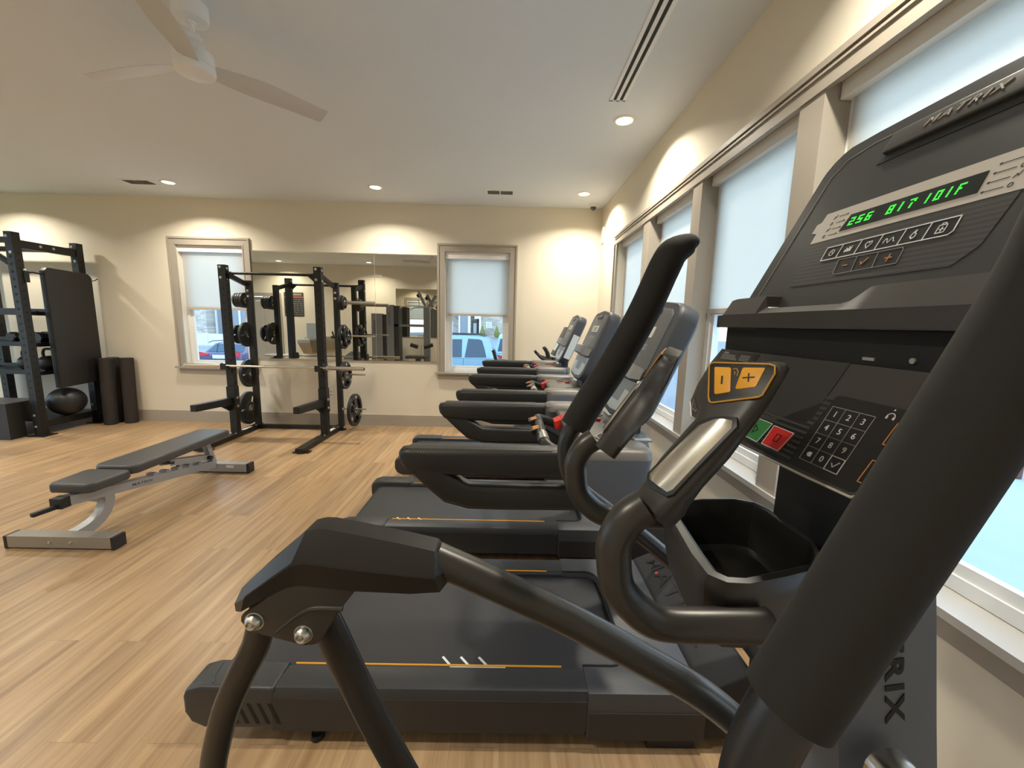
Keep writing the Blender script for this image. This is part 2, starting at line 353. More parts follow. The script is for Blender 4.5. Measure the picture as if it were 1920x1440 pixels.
# window frames: vinyl frame, lower and upper sash, two panes
def window(n, kind, a0, a1, z0, z1, t):
    """t = wall coordinate of the indoor face of the frame"""
    def bx(mb, p, q, za, zb, d0, d1):
        if kind == 'x': mb.box(p, q, t+d0, t+d1, za, zb, .003)
        elif kind == 'y': mb.box(t+d0, t+d1, p, q, za, zb, .003)
        else: mb.box(t-d1, t-d0, p, q, za, zb, .003)
        return mb
    f = MB(); w = .045
    bx(f, a0, a0+w, z0, z1, 0, .07); bx(f, a1-w, a1, z0, z1, 0, .07); bx(f, a0+w, a1-w, z0, z0+w, 0, .07); bx(f, a0+w, a1-w, z1-w, z1, 0, .07)
    o = struct(f.build('window_%d' % n, M['white']))
    zm = (z0+z1)/2; s = .038
    for za, zb, d in ((z0+w, zm+s/2, .008), (zm-s/2, z1-w, .036)):
        q = MB(); p0, p1 = a0+w, a1-w
        bx(q, p0, p0+s, za, zb, d, d+.026); bx(q, p1-s, p1, za, zb, d, d+.026); bx(q, p0+s, p1-s, za, za+s, d, d+.026); bx(q, p0+s, p1-s, zb-s, zb, d, d+.026)
        so = q.build('sash', M['white'], o)
        g = MB()
        bx(g, p0+s-.004, p1-s+.004, za+s-.004, zb-s+.004, d+.011, d+.015)
        g.build('glass_pane', M['glass'], so, smooth=0)
    return o
n = 1
for a0, a1 in BW: window(n, 'x', a0+.001, a1-.001, WZ0+.001, WZ1-.001, YB+.085); n += 1
for a0, a1 in RW: window(n, 'y', a0+.001, a1-.001, RZ0+.024, RZ1-.001, XR+.088); n += 1
for a0, a1 in ((-.2,1.6),(1.75,3.55),(3.7,5.4)): window(n, 'z', a0+.001, a1-.001, .121, 2.699, XL-.05); n += 1  # unseen left windows, enlarged to let in more fill light
# casings of the back windows
for a0, a1 in BW:
    m = MB(); y = YB; c = .098
    for p, q in ((a0-c, a0-.001), (a1+.001, a1+c)): m.box(p, q, y-.018, y, WZ0, WZ1, .003)
    m.box(a0-c, a1+c, y-.0182, y, WZ1+.0005, WZ1+.100, .003)
    m.box(a0-c-.004, a0-c+.020, y-.028, y-.001, WZ0, WZ1+.0795, .003).box(a1+c-.020, a1+c+.004, y-.028, y-.001, WZ0, WZ1+.0795, .003).box(a0-c-.0045, a1+c+.0045, y-.0285, y-.001, WZ1+.080, WZ1+.104, .004)
    m.box(a0-.017, a0-.0015, y-.023, y-.001, WZ0, WZ1, .003).box(a1+.0015, a1+.017, y-.023, y-.001, WZ0, WZ1, .003).box(a0-.017, a1+.017, y-.0235, y-.001, WZ1+.0015, WZ1+.018, .003)
    m.box(a0-c-.035, a1+c+.035, y-.060, y+.09, WZ0-.022, WZ0+.003, .005)
    m.box(a0-c, a1+c, y-.018, y, WZ0-.092, WZ0-.022, .004)
    struct(m.build('trim_%d' % k, M['trim'])); k += 1
# baseboards
def base(name, x0, x1, y0, y1, dx, dy):
    m = MB().box(x0, x1, y0, y1, 0, .135, .002)
    m.box(x0, x1, y0 + (.004 if dy < 0 else 0), y1 - (.004 if dy > 0 else 0), .135, .160, .006) if dy else m.box(x0+(.004 if dx < 0 else 0), x1-(.004 if dx > 0 else 0), y0, y1, .135, .160, .006)
    return struct(m.build(name, M['trim']))
base('baseboard_back', XL, XR-.016, YB-.016, YB, 0, -1)
base('baseboard_right', XR-.016, XR, YF, YB, -1, 0)
base('baseboard_left', XL, XL+.016, YF, YB-.016, 1, 0)
base('baseboard_front', -6.6, XR-.016, YF, YF+.016, 0, 1)
# wall mirrors: two panels with a bright top channel
def mirror(x0, x1, z0, z1, y, s, label, group=None):
    t = thing('wall_mirror', ((x0+x1)/2, y, z0), label, 'mirror', group)
    ya, yb = (y-.008, y-.001) if s < 0 else (y+.001, y+.008)
    MB().box(x0+.001, x1-.001, ya, yb, z0, z1).build('mirror_glass', M['mirror'], t, smooth=0)
    MB().box(x0, x1, min(ya, yb)-(.004 if s < 0 else 0), max(ya, yb)+(.004 if s > 0 else 0), z1-.006, z1+.008, .002).build('edge_channel', M['channel'], t); MB().box(x0, x1, min(ya,yb)-(.003 if s < 0 else 0), max(ya,yb)+(.003 if s > 0 else 0), z0-.008, z0+.004, .002).build('edge_channel', M['channel'], t)
mirror(-3.528, -1.856, .945, 2.398, YB, -1, 'wide frameless wall mirror panel behind the power rack, beside the left window')
mirror(-1.854, -1.000, .945, 2.398, YB, -1, 'narrower frameless wall mirror panel touching the casing of the right back window')
mirror(-3.30, -1.2, 1.06, 2.43, YF, 1, 'mirror on the opposite wall, seen only inside the back wall mirror')
# roller shades
def shade(kind, a0, a1, t, zt, zb, label):
    """cassette at the window head, cloth hanging to zb"""
    o = thing('roller_shade', ((a0+a1)/2, t, zb) if kind == 'x' else (t, (a0+a1)/2, zb), label, 'roller shade', 'pale roller shades on the windows')
    def bx(mb, p, q, d0, d1, za, zb_, b=.003):
        return mb.box(p, q, t+d0, t+d1, za, zb_, b) if kind == 'x' else mb.box(t+d0, t+d1, p, q, za, zb_, b)
    m = MB(); h = .085 if kind == 'x' else .066
    bx(m, a0+.004, a1-.004, -.035, .028, zt-h, zt-.002, .008); m.build('cassette', M['cassette'], o)
    m = MB(); bx(m, a0+.024, a1-.024, .004, .0048, zb+.018, zt-h+.01, 0); m.build('shade_cloth', M['shade'], o, smooth=0)
    m = MB(); bx(m, a0+.024, a1-.024, -.002, .011, zb-.006, zb+.022, .004); m.build('bottom_bar', M['bottombar'], o)
    return o
shade('x', *BW[0], YB+.050, WZ1, 1.604, 'roller shade half lowered in the left back window behind the power rack')
shade('x', *BW[1], YB+.050, WZ1, 1.604, 'roller shade half lowered in the back window to the right of the mirror')
for (a0, a1), lb in zip(RW, ['roller shade in the right wall window behind the camera', 'roller shade in the nearest right wall window, behind the elliptical console',
        'roller shade in the right wall window between elliptical and nearest treadmill console', 'roller shade in the right wall window behind the far elliptical handle', 'roller shade in the farthest right wall window, nearest the room corner']):
    shade('y', a0, a1, XR+.076, RZ1, 1.604 if a0 > 0 else 1.2, lb)
# ------------------------------------------------------------------ ceiling things
lights = [(.864,5.05),(-1.611,5.02),(-4.061,5.05),(-6.5,5.05),(.849,3.311),(-4.93,3.31),(.85,1.15),(-1.5,.05),(-3.83,.09),(-6.34,-.05),(-6.9,2.5)]
lbl = {0:'round recessed ceiling light in the back row, nearest the security camera', 1:'round recessed ceiling light in the back row, above the power rack', 2:'round recessed ceiling light in the back row, beside the square air register', 4:'round recessed ceiling light above the treadmills, just past the slot diffuser',
       8:'recessed ceiling light reflected at the seam of the wall mirror', 9:'recessed ceiling light reflected in the left part of the wall mirror'}
proto = None
for i, (x, y) in enumerate(lights):
    if i in lbl:
        if proto is None:
            t = thing('ceiling_light', (x, y, HC), lbl[i], 'ceiling light', 'recessed ceiling lights')
            MB().lathe([(.060,-.004),(.064,-.009),(.082,-.006),(.086,0),(.060,0),(.060,-.004)], (x,y,HC), (0,0,1), 40).build('trim_ring', M['lampring'], t)
            MB().cyl((x,y,HC-.006), (0,0,1), .0605, .005, 36).build('lens', M['led_lamp'], t)
            proto = t
        else: copy_thing(proto, (x, y, HC), lbl[i])
    ld = bpy.data.lights.new('lamp', 'AREA'); ld.shape = 'DISK'; ld.size = .12; ld.energy = LAMP_W; ld.color = (1.0,.93,.78); ld.spread = math.radians(138)
    lo = bpy.data.objects.new('downlight', ld); COL.objects.link(lo); lo.location = (x, y, HC-.011)
# linear slot diffuser
t = thing('slot_diffuser', (.727, 2.2, HC), 'long white linear slot diffuser with two black slots in the ceiling', 'air vent')
fr = MB(); x0, x1, y0, y1 = .668, .778, .6, 3.05
for a, b_ in ((x0, x0+.022), (.712,.734), (x1-.022, x1)): fr.box(a, b_, y0, y1, HC-.006, HC, .001)
fr.box(x0, x1, y0, y0+.012, HC-.006, HC, .001).box(x0, x1, y1-.012, y1, HC-.006, HC, .001); fr.build('frame', M['fanwhite'], t)
for a in (.690, .734): MB().box(a, a+.022, y0+.012, y1-.012, HC-.0015, HC).build('slot', M['blackhole'], t, smooth=0)
# square registers
def register(x, y, w, d, label, ang=False):
    t = thing('air_register', (x, y, HC), label, 'air vent')
    MB().box(x-w/2, x+w/2, y-d/2, y+d/2, HC-.006, HC, .002).build('frame', M['lampring'], t)
    for q in (-1, 1):
        g = MB()
        for i in range(11):
            xx = x + q*(w*.03) + q*i*(w*.40/11)
            g.box(xx-.003, xx+.003, y-d*.36, y+d*.36, HC-.010, HC-.006)
        MB().box(min(x+q*.012, x+q*w*.44), max(x+q*.012, x+q*w*.44), y-d*.38, y+d*.38, HC-.0072, HC-.006).build('opening', M['gymdark'], t, smooth=0)
        g.build('louver', M['tface'], t, smooth=0)
register(-.139, 5.085, .34, .16, 'white ceiling air register with grey louvers above the right back window')
register(-4.42, 5.07, .34, .17, 'flat ceiling air register beside the leftmost recessed light')
# security camera
t = thing('security_camera', (1.06, 5.45, HC), 'small white dome security camera on the ceiling near the far corner', 'security camera')
MB().lathe([(0,0),(.055,0),(.055,-.03),(.050,-.042),(0,-.042)], (1.06,5.45,HC), (0,0,1)).build('housing', M['fanwhite'], t)
MB().ball((1.06,5.445,HC-.045), .038, 20).build('dome', M['tcons'], t)
t = thing('wall_sensor', (1.225,5.55,2.72), 'thin white sensor plate on the right wall close to the corner', 'sensor')
MB().box(1.215,1.233,5.50,5.60,2.60,2.80,.004).build('plate', M['cassette'], t)
# outlet
t = thing('wall_outlet', (-2.527,YB,.395), 'white wall outlet low on the back wall behind the power rack', 'outlet')
MB().box(-2.567,-2.487,YB-.006,YB,.395,.525,.003).build('cover_plate', M['signwhite'], t)
for z in (.435,.485): MB().box(-2.543,-2.511,YB-.0085,YB-.006,z-.014,z+.014,.004).build('socket', M['strip'], t)
# ceiling fan
FX, FY = -1.655, 2.300
t = thing('ceiling_fan', (FX,FY,HC), 'white three blade ceiling fan hanging from a round canopy', 'ceiling fan')
MB().lathe([(0,0),(.078,0),(.078,-.055),(.074,-.072),(.060,-.078),(.022,-.080),(.018,-.088),(0,-.088)], (FX,FY,HC), n=36).build('canopy', M['fanwhite'], t)
MB().cyl((FX,FY,2.885), (0,0,1), .0135, .10, 16).build('downrod', M['fanwhite'], t)
MB().lathe([(0,2.925),(.036,2.925),(.042,2.915),(.042,2.895),(.052,2.890),(.070,2.862),(.088,2.840),(.090,2.800),(.090,2.783),(.085,2.778),(0,2.778)], (FX,FY,0), n=36).build('motor_housing', M['fanwhite'], t)
MB().lathe([(0,2.776),(.090,2.776),(.091,2.758),(.086,2.744),(.060,2.738),(0,2.736)], (FX,FY,0), n=36).build('bottom_cap', M['fanwhite'], t)
for a in (48, 168, 288):
    r = math.radians(a); u, w = Vector((math.cos(r), math.sin(r), 0)), Vector((-math.sin(r), math.cos(r), 0))
    rings = []
    for i in range(15):
        q = i/14; d = .078 + q*.582
        wd = .046 + .036*math.sin(min(q*2.2,1)*PI/2) - .022*q
        pit = -math.radians(17-4*q); c = Vector((FX,FY,2.782+.006*math.sin(q*PI))) + u*d
        W = w*math.cos(pit) + Vector((0,0,math.sin(pit)))
        Nn = Vector((0,0,1))*math.cos(pit) - w*math.sin(pit)
        rings.append([c-W*wd-Nn*.001, c-W*wd*.5-Nn*.005, c+W*wd*.5-Nn*.005, c+W*wd-Nn*.001, c+W*wd+Nn*.001, c+W*wd*.5+Nn*.004, c-W*wd*.5+Nn*.004, c-W*wd+Nn*.001])
    MB().loft(rings).build('blade', M['blade'], t, smooth=50)
# ------------------------------------------------------------------ power rack
def bolts(name, pts, ax, parent, r=.013, h=.010, m='steel'):
    """each bolt head is a part of its own"""
    for p in pts: MB().lathe([(0,0),(r*1.25,0),(r*1.25,.003),(r,.003),(r*.9,h*.8),(r*.5,h),(0,h)], p, ax, 12).build(name, M[m], parent)
def post(name, x0, x1, y0, y1, z0, z1, parent, holes=None, step=.10, zs=.30, ze=.25, bolt=()):
    """square tube with a row of adjustment holes on its front and side faces (second material slot)"""
    h = MB().box(x0, x1, y0, y1, z0, z1, .004); n0 = len(h.bm.faces)
    if holes:
        z = z0+zs
        while z < z1-ze:
            if 'f' in holes: h.cyl(((x0+x1)/2, y0+.004, z), (0,-1,0), .0155, .0045, 12)
            if 'r' in holes: h.cyl((x1-.004, (y0+y1)/2, z+step/2), (1,0,0), .0155, .0045, 12)
            z += step
        for f in list(h.bm.faces)[n0:]: f.material_index = 1
    o = h.build(name, M['black'], parent); o.data.materials.append(M['blackhole'])
    for p, ax in bolt: bolts('bolt', [p], ax, o)
    return o
# the rack, its bar and plates are drawn on a floor at FN, then scaled about the camera by RKS
RKS, FN = .962, -.0593
rk = thing('power_rack', (-2.95, 5.2, FN), 'black steel half rack with perforated front posts in front of the wall mirror', 'power rack')
LX, RX = (-3.602,-3.512), (-2.430,-2.340)
for (x0, x1), sd in ((LX,'r'), (RX,'r')):
    bl = [((x0+.030, 5.10, 2.112), (0,-1,0)), ((x0+.030, 5.10, 1.985), (0,-1,0)), ((x1, 5.135, 2.10), (1,0,0)), ((x1, 5.135, 1.97), (1,0,0))]
    post('front_upright', x0, x1, 5.10, 5.17, .003, 2.14, rk, 'f'+sd, .088, .18, .26, bl)
for x0, x1 in ((-3.556,-3.492), (-2.384,-2.320)):
    bl = [((x0+.03, 5.53, z), (0,-1,0)) for z in (1.86, 1.785)]
    post('rear_upright', x0, x1, 5.53, 5.59, .003, 1.995, rk, None, bolt=bl)
for x in (-3.545, -2.372):
    MB().bar((x,5.17,2.035), (x,5.53,1.945), .045, .055, b=.004).build('top_brace', M['black'], rk)
MB().tube([(-3.512,5.135,2.042),(-2.43,5.135,2.042)], .0165, 16).build('pull_up_bar', M['black'], rk)
for x, s in ((-3.512,1), (-2.430,-1)):
    g = MB().xz([(x,2.065),(x+s*.085,2.055),(x+s*.085,2.03),(x,1.95)], 5.129, 5.141)
    g.build('gusset', M['black'], rk, smooth=0)
for x0, x1 in ((-3.605,-3.515), (-2.455,-2.365)):
    f = MB().box(x0, x1, 4.50, 5.66, FN+.012, .003, .005).build('base_foot', M['black'], rk)
    for y0 in (4.53, 5.56): MB().box(x0-.05, x1+.05, y0, y0+.08, FN, FN+.012, .002).build('foot_plate', M['black'], f)
    MB().box(x0+.02, x1-.02, 5.27, 5.45, .003, .0038).build('label', M['print'], f, smooth=0)
    bolts('bolt', [(x0+.012,5.085,.003),(x1-.012,5.085,.003),(x0+.012,5.51,.003),(x1-.012,5.51,.003)], (0,0,1), f, .010)
MB().box(-3.515,-2.455,5.565,5.615,FN+.012,.003,.005).build('rear_crossbar', M['black'], rk)
for x0, x1 in ((-3.605,-3.535), (-2.430,-2.360)):
    a = MB().hexa([(x0-.03,4.52,.415),(x1-.03,4.52,.415),(x1,5.10,.385),(x0,5.10,.385),(x0-.03,4.52,.492),(x1-.03,4.52,.492),(x1,5.10,.475),(x0,5.10,.475)], .004).build('spotter_arm', M['black'], rk)
    MB().yz([(4.93,.385),(5.10,.385),(5.10,.31),(5.06,.31)], x0+.025, x0+.037).box(x0-.004, x1+.030, 5.086, 5.10, .30, .62, .003).box(x1+.010, x1+.026, 5.09, 5.18, .30, .62, .003).build('mount_bracket', M['black'], a)
    MB().box(x0-.024, x1-.036, 4.517, 4.521, .42, .487).build('end_plug', M['rubber'], a)
    bolts('pin', [(x1+.026,5.135,.47),(x1+.026,5.135,.36)], (1,0,0), a, .015, .014)
for x0, x1 in ((-3.600,-3.514), (-2.428,-2.342)):
    MB().box(x0+.01, x1-.01, 5.088, 5.10, .80, .97, .003).box(x0+.01, x1-.01, 4.985, 5.09, .850, .868, .004).box(x0+.01, x1-.01, 4.985, 4.997, .868, .925, .004).box(x1-.01, x1+.006, 5.04, 5.17, .85, .95, .003).build('j_cup', M['rubber'], rk)
pegs = [(1.735,-1.835,.024), (1.285,-1.84,.0125), (.750,-1.99,.0125), (.258,-1.99,.0125)]
for z, xe, r in pegs:
    MB().cyl((-2.32,5.56,z), (1,0,0), r, abs(xe+2.32), 16, .003).cyl((-2.32,5.56,z), (1,0,0), .030, .012, 16).build('weight_peg', M['chrome'], rk)
    MB().cyl((-3.556,5.56,z), (-1,0,0), r, .185, 16, .003).cyl((-3.556,5.56,z), (-1,0,0), .030, .012, 16).build('weight_peg', M['chrome'], rk)
# barbell lying in the j cups
RACKED = [rk]
bb = thing('barbell', (-2.94,5.04,.894), 'long steel olympic barbell resting empty across the j cups of the power rack', 'barbell')
by, bz = 5.035, .894
MB().cyl((-3.60,by,bz), (1,0,0), .0142, 1.32, 16).build('shaft', M['chrome'], bb)
for x, s in ((-3.60,-1), (-2.28,1)):
    MB().lathe([(0,0),(.037,0),(.037,.022),(.025,.024),(.025,.46),(.022,.463),(0,.463)], (x,by,bz), (s,0,0), 24).build('sleeve', M['chrome'], bb)
    MB().lathe([(.0,.0),(.016,.0),(.016,.006),(0,.006)], (x+s*.463,by,bz), (s,0,0), 16).build('end_cap', M['rubber'], bb)
RACKED.append(bb)
# weight plates (three hand slots, rubber coated, printed numbers)
def plate(x, s, z, d, th, num, label):
    """plate hanging on a rear peg; x = inner face, s = side"""
    hole = .0265; zc = z - (hole - (.024 if z > 1.6 else .0125))
    o = thing('weight_plate', (x, 5.56, zc), label, 'weight plate', 'rubber coated weight plates on the pegs of the power rack')
    R = d/2; n = 48
    b = MB(); rings = []
    prof = [(hole,.004),(R*.34,.0),(R*.40,.004+th*.10),(R*.80,.004+th*.10),(R*.86,0),(R*.97,0),(R,th*.12),(R,th*.88),(R*.97,th),(R*.86,th),(R*.80,th*.86),(R*.40,th*.86),(R*.34,th),(hole,th),(hole,.004)]
    m = b.lathe(prof, (x,5.56,zc), (s,0,0), n)
    # punch the three slots out of the web
    bm = m.bm; dele = []
    for f in bm.faces:
        c = f.calc_center_median(); dy, dz = c.y-5.56, c.z-zc; rr = math.hypot(dy, dz)/R
        ds = [(v.co - Vector((v.co.x,5.56,zc))).length/R for v in f.verts]
        if max(ds) < .81 and min(ds) > .39:
            a = math.degrees(math.atan2(dy, dz)) % 120
            if 26 < a < 94: dele.append(f)
    bmesh.ops.delete(bm, geom=dele, context='FACES')
    for sec in (60, 180, 300):
        es = []
        for e in bm.edges:
            if len(e.link_faces) != 1: continue
            c = (e.verts[0].co+e.verts[1].co)/2
            if abs((math.degrees(math.atan2(c.y-5.56, c.z-zc)) - sec + 180) % 360 - 180) < 55: es.append(e)
        if es: bmesh.ops.bridge_loops(bm, edges=es)
    m.build('disc', M['rubberg'], o)
    MB().lathe([(hole*.985,-.001),(hole*1.45,-.001),(hole*1.45,th+.001),(hole*.985,th+.001),(hole*.985,-.001)], (x,5.56,zc), (s,0,0), 24).build('steel_hub', M['chrome'], o)
    if d > .22:
        t = MB()
        for a in (0, 120, 240):
            r = math.radians(a); up = Vector((0, math.sin(r), math.cos(r))); rt = Vector((s,0,0)).cross(up)*-1
            for face, q in ((th+.0002,1),):
                t.text(num, d*.115, Vector((x+s*face,5.56,zc))+up*R*.80, up.cross(Vector((s,0,0))), up, (s,0,0), .0008, bold=.0006)
        t.build('number_print', M['print'], o, smooth=0)
    RACKED.append(o); return o
plate(-2.30,1,1.735,.20,.030,'10','small black plate nearest the post on the top right peg of the rack'); plate(-2.262,1,1.735,.165,.024,'5','smallest black plate, outer one on the top right peg of the rack')
plate(-2.29,1,1.285,.335,.036,'25','medium black plate on the second right peg of the rack'); plate(-2.235,1,1.285,.235,.028,'10','small black plate outside the medium one on the second right peg')
plate(-2.29,1,.750,.385,.042,'35','large black plate on the third right peg, just under the barbell sleeve')
plate(-2.18,1,.258,.460,.048,'45','biggest black plate hanging alone on the lowest right peg near the floor')
plate(-3.585,-1,1.735,.205,.030,'10','first black plate of the stack on the top left peg, against the rear post'); plate(-3.620,-1,1.735,.20,.028,'10','second black plate of the stack on the top left peg of the rack')
plate(-3.653,-1,1.735,.19,.026,'5','third black plate of the stack on the top left peg of the rack'); plate(-3.684,-1,1.735,.19,.026,'5','outermost black plate of the stack on the top left peg of the rack')
plate(-3.585,-1,1.285,.335,.036,'25','medium black plate seen against the left window, on the second left peg'); plate(-3.70,-1,1.285,.255,.030,'10','small black plate seen against the left window, outermost on the second left peg')
plate(-3.585,-1,.750,.385,.042,'35','large black plate between the left posts of the rack, under the barbell')
plate(-3.62,-1,.258,.460,.048,'45','biggest black plate low between the left posts of the rack near the baseboard')
for o_ in RACKED:
    l = o_.location; o_.location = (l.x*RKS, l.y*RKS, (l.z-FN)*RKS); o_.scale = (RKS,)*3
# ------------------------------------------------------------------ adjustable bench
BX = -2.84
bn = thing('weight_bench', (BX,3.0,0), 'adjustable flat weight bench with grey vinyl pads on a silver frame', 'bench')
f = MB().box(BX-.332, BX+.325, 2.395, 2.475, .012, .088, .006).build('front_foot', M['taupe'], bn)
MB().box(BX+.325, BX+.345, 2.393, 2.477, .004, .088, .010).build('end_cap', M['rubber'], f); MB().box(BX-.350, BX-.332, 2.393, 2.477, .004, .088, .010).build('end_cap', M['rubber'], f); MB().box(BX-.30, BX+.30, 2.405, 2.465, .0, .012, .003).build('rubber_strip', M['rubber'], f)
bolts('bolt', [(BX-.06,2.395,.05),(BX+.07,2.395,.05)], (0,-1,0), f, .008, .008)
f = MB().box(BX-.325, BX+.325, 3.735, 3.805, .014, .092, .006).build('rear_foot', M['silverpaint'], bn)
MB().box(BX+.325, BX+.350, 3.730, 3.810, .006, .098, .012).build('rubber_cap', M['rubber'], f); MB().box(BX-.350, BX-.325, 3.730, 3.810, .006, .098, .012).build('rubber_cap', M['rubber'], f); MB().box(BX-.3,BX+.3,3.745,3.795,0,.014,.003).build('rubber_strip', M['rubber'], f)
MB().box(BX+.13, BX+.20, 3.7335, 3.735, .055, .080).build('label', M['print'], f, smooth=0)
# spine
sp = MB().hexa([(BX-.038,2.46,.272),(BX+.038,2.46,.272),(BX+.038,3.74,.060),(BX-.038,3.74,.060),(BX-.038,2.46,.335),(BX+.038,2.46,.335),(BX+.038,3.74,.125),(BX-.038,3.74,.125)], .005).build('spine', M['silverpaint'], bn)
d = Vector((0,1.28,-.211)).normalized(); up = Vector((0,.211,1.28)).normalized()
MB().text('MATRIX', .026, (BX+.0382,2.96,.222), d, up, (1,0,0), .0008, shear=.15, sx=1.7, bold=.0003, space=1.15).build('lettering', M['tcons'], sp, smooth=0)
MB().box(BX-.036, BX+.036, 2.405, 2.465, .270, .338, .006).build('front_plug', M['rubber'], sp)
MB().bar((BX,2.41,.285), (BX-.02,2.29,.285), .028, .028, b=.008).build('adjustment_handle', M['rubber'], bn)
# curved front leg
pts = [(2.70,.275),(2.715,.215),(2.70,.155),(2.655,.10),(2.58,.066),(2.475,.05)]
lg = MB(); sub = []
for i in range(len(pts)-1):
    for k2 in range(5):
        t_ = k2/5; p0, p1, p2, p3 = [Vector(pts[j]) for j in (max(i-1,0), i, i+1, min(i+2,len(pts)-1))]
        sub.append(.5*((2*p1)+(p2-p0)*t_+(2*p0-5*p1+4*p2-p3)*t_*t_+(3*p1-p0-3*p2+p3)*t_**3))
sub.append(Vector(pts[-1])); A, B = [], []
for i, p in enumerate(sub):
    tn = (sub[min(i+1,len(sub)-1)]-sub[max(i-1,0)]).normalized(); nn = Vector((-tn.y, tn.x)); A.append(p+nn*.034); B.append(p-nn*.034)
rings = [[(BX-.03,a.x,a.y),(BX+.03,a.x,a.y),(BX+.03,b_.x,b_.y),(BX-.03,b_.x,b_.y)] for a, b_ in zip(A, B)]
lg.loft(rings).build('front_leg', M['silverpaint'], bn, smooth=25)
MB().yz([(2.56,.262),(2.66,.248),(2.66,.20)], BX-.006, BX+.006).build('gusset', M['silverpaint'], bn, smooth=0)
# toothed ladder on the spine
for i in range(5):
    y = 3.02+i*.115; z = .248-(y-2.46)*.165+.075
    q_ = [(y,z-.05),(y+.10,z-.066),(y+.10,z+.004),(y+.078,z+.024),(y+.050,z+.020),(y+.050,z-.004),(y,z+.006)]
    MB().yz(q_, BX-.030, BX+.030).build('ladder_catch', M['silverpaint'], bn, smooth=0)
# pads: rounded outlines
def pad(name, outline, z0, z1, tilt, m):
    b = MB().xy(outline, z0, z1, .020, 4)
    for v in b.bm.verts: v.co.z += tilt*(v.co.y-outline[0][1])
    return b.build(name, m, bn, smooth=40)
def rrect(x0, x1, y0, y1, r, n=5):
    o = []
    for cx, cy, a in ((x1-r,y1-r,0),(x0+r,y1-r,90),(x0+r,y0+r,180),(x1-r,y0+r,270)):
        for i in range(n+1):
            q = math.radians(a+90*i/n); o.append((cx+r*math.cos(q), cy+r*math.sin(q)))
    return o
pad('seat_pad', [(BX-.145,2.52),(BX-.122,2.485),(BX+.118,2.485),(BX+.140,2.52),(BX+.155,2.735),(BX+.140,2.775),(BX-.145,2.775),(BX-.160,2.735)], .338, .402, 0.0, M['vinyl'])
pad('back_pad', rrect(BX-.154, BX+.152, 2.785, 3.82, .06), .352, .418, 0.0, M['vinyl'])
MB().box(BX-.03, BX+.03, 2.80, 3.70, .322, .352, .004).build('pad_rail', M['silverpaint'], bn)
MB().bar((BX+.0,3.66,.345), (BX+.0,3.74,.10), .05, .05, up=(0,1,0), b=.004).build('rear_post', M['silverpaint'], bn)
ps = MB().bar((BX+.046,3.22,.285), (BX+.046,3.70,.175), .012, .05, b=.004).bar((BX-.046,3.22,.285), (BX-.046,3.70,.175), .012, .05, b=.004).build('prop_arm', M['silverpaint'], bn)
MB().cyl((BX-.09,3.62,.195), (1,0,0), .018, .18, 14, .003).build('pivot_pin', M['rubber'], ps); MB().cyl((BX-.06,3.23,.283), (1,0,0), .012, .12, 12).build('pivot_pin', M['rubber'], ps)
# ------------------------------------------------------------------ storage rig at the left
rg = thing('storage_rig', (-6.3,5.15,0), 'tall black perforated steel storage rig with shelves against the back wall at left', 'storage rack')
UX = (-5.775,-5.690)
for y0, y1, fl in ((4.79,4.875,'fr'), (5.48,5.565,'fr')):
    bl = [((UX[0]+.03,y0,2.36),(0,-1,0)), ((UX[0]+.05,y0,2.18),(0,-1,0)), ((UX[0]+.03,y0,.12),(0,-1,0)), ((UX[0]+.03,y0,.26),(0,-1,0))]
    post('upright', UX[0], UX[1], y0, y1, .012, 2.41, rg, fl, .085, .25, .25, bl)
    MB().box(UX[0]-.05, UX[1]+.06, y0-.04, y1+.04, 0, .012, .002).build('foot_plate', M['black'], rg)
    post('upright', -6.95, -6.865, y0, y1, .012, 2.41, rg, fl, .085, .25, .25)
    MB().box(-7.0,-6.81, y0-.04, y1+.04, 0, .012, .002).build('foot_plate', M['black'], rg)
for x in (-5.732, -6.907):
    MB().box(x-.032, x+.032, 4.875, 5.48, 2.24, 2.33, .004).build('top_side_beam', M['black'], rg)
    MB().box(x-.032, x+.032, 4.875, 5.48, .10, .17, .004).build('bottom_side_beam', M['black'], rg)
bolts('bolt', [(-5.70,5.08,2.29),(-5.70,5.22,2.29)], (1,0,0), rg)
for y in (4.83, 5.52): MB().box(-6.865,-5.775, y-.03, y+.03, 2.29, 2.35, .004).build('top_front_beam', M['black'], rg)
MB().tube([(-6.865,4.83,2.22),(-5.775,4.83,2.22)], .0165, 14).build('pull_up_bar', M['black'], rg)
MB().bar((-5.79,4.83,2.06), (-6.02,4.83,2.21), .05, .05, up=(0,1,0), b=.004).build('brace', M['black'], rg)
for z in (.77, 1.12, 1.50):
    s = MB().box(-6.865,-5.775, 5.02, 5.44, z-.012, z, .003).box(-6.865,-5.775, 5.0, 5.02, z-.035, z+.02, .003).box(-6.865,-5.775, 5.44, 5.46, z-.035, z+.05, .003)
    for x in (-5.775, -6.865): s.box(x-(.012 if x < -6 else 0), x+(.012 if x > -6 else 0), 4.88, 5.48, z-.035, z+.012, .003)
    s.build('shelf', M['black'], rg)
MB().box(-6.865,-5.70, 4.86, 5.50, .17, .182, .003).build('bottom_tray', M['black'], rg)
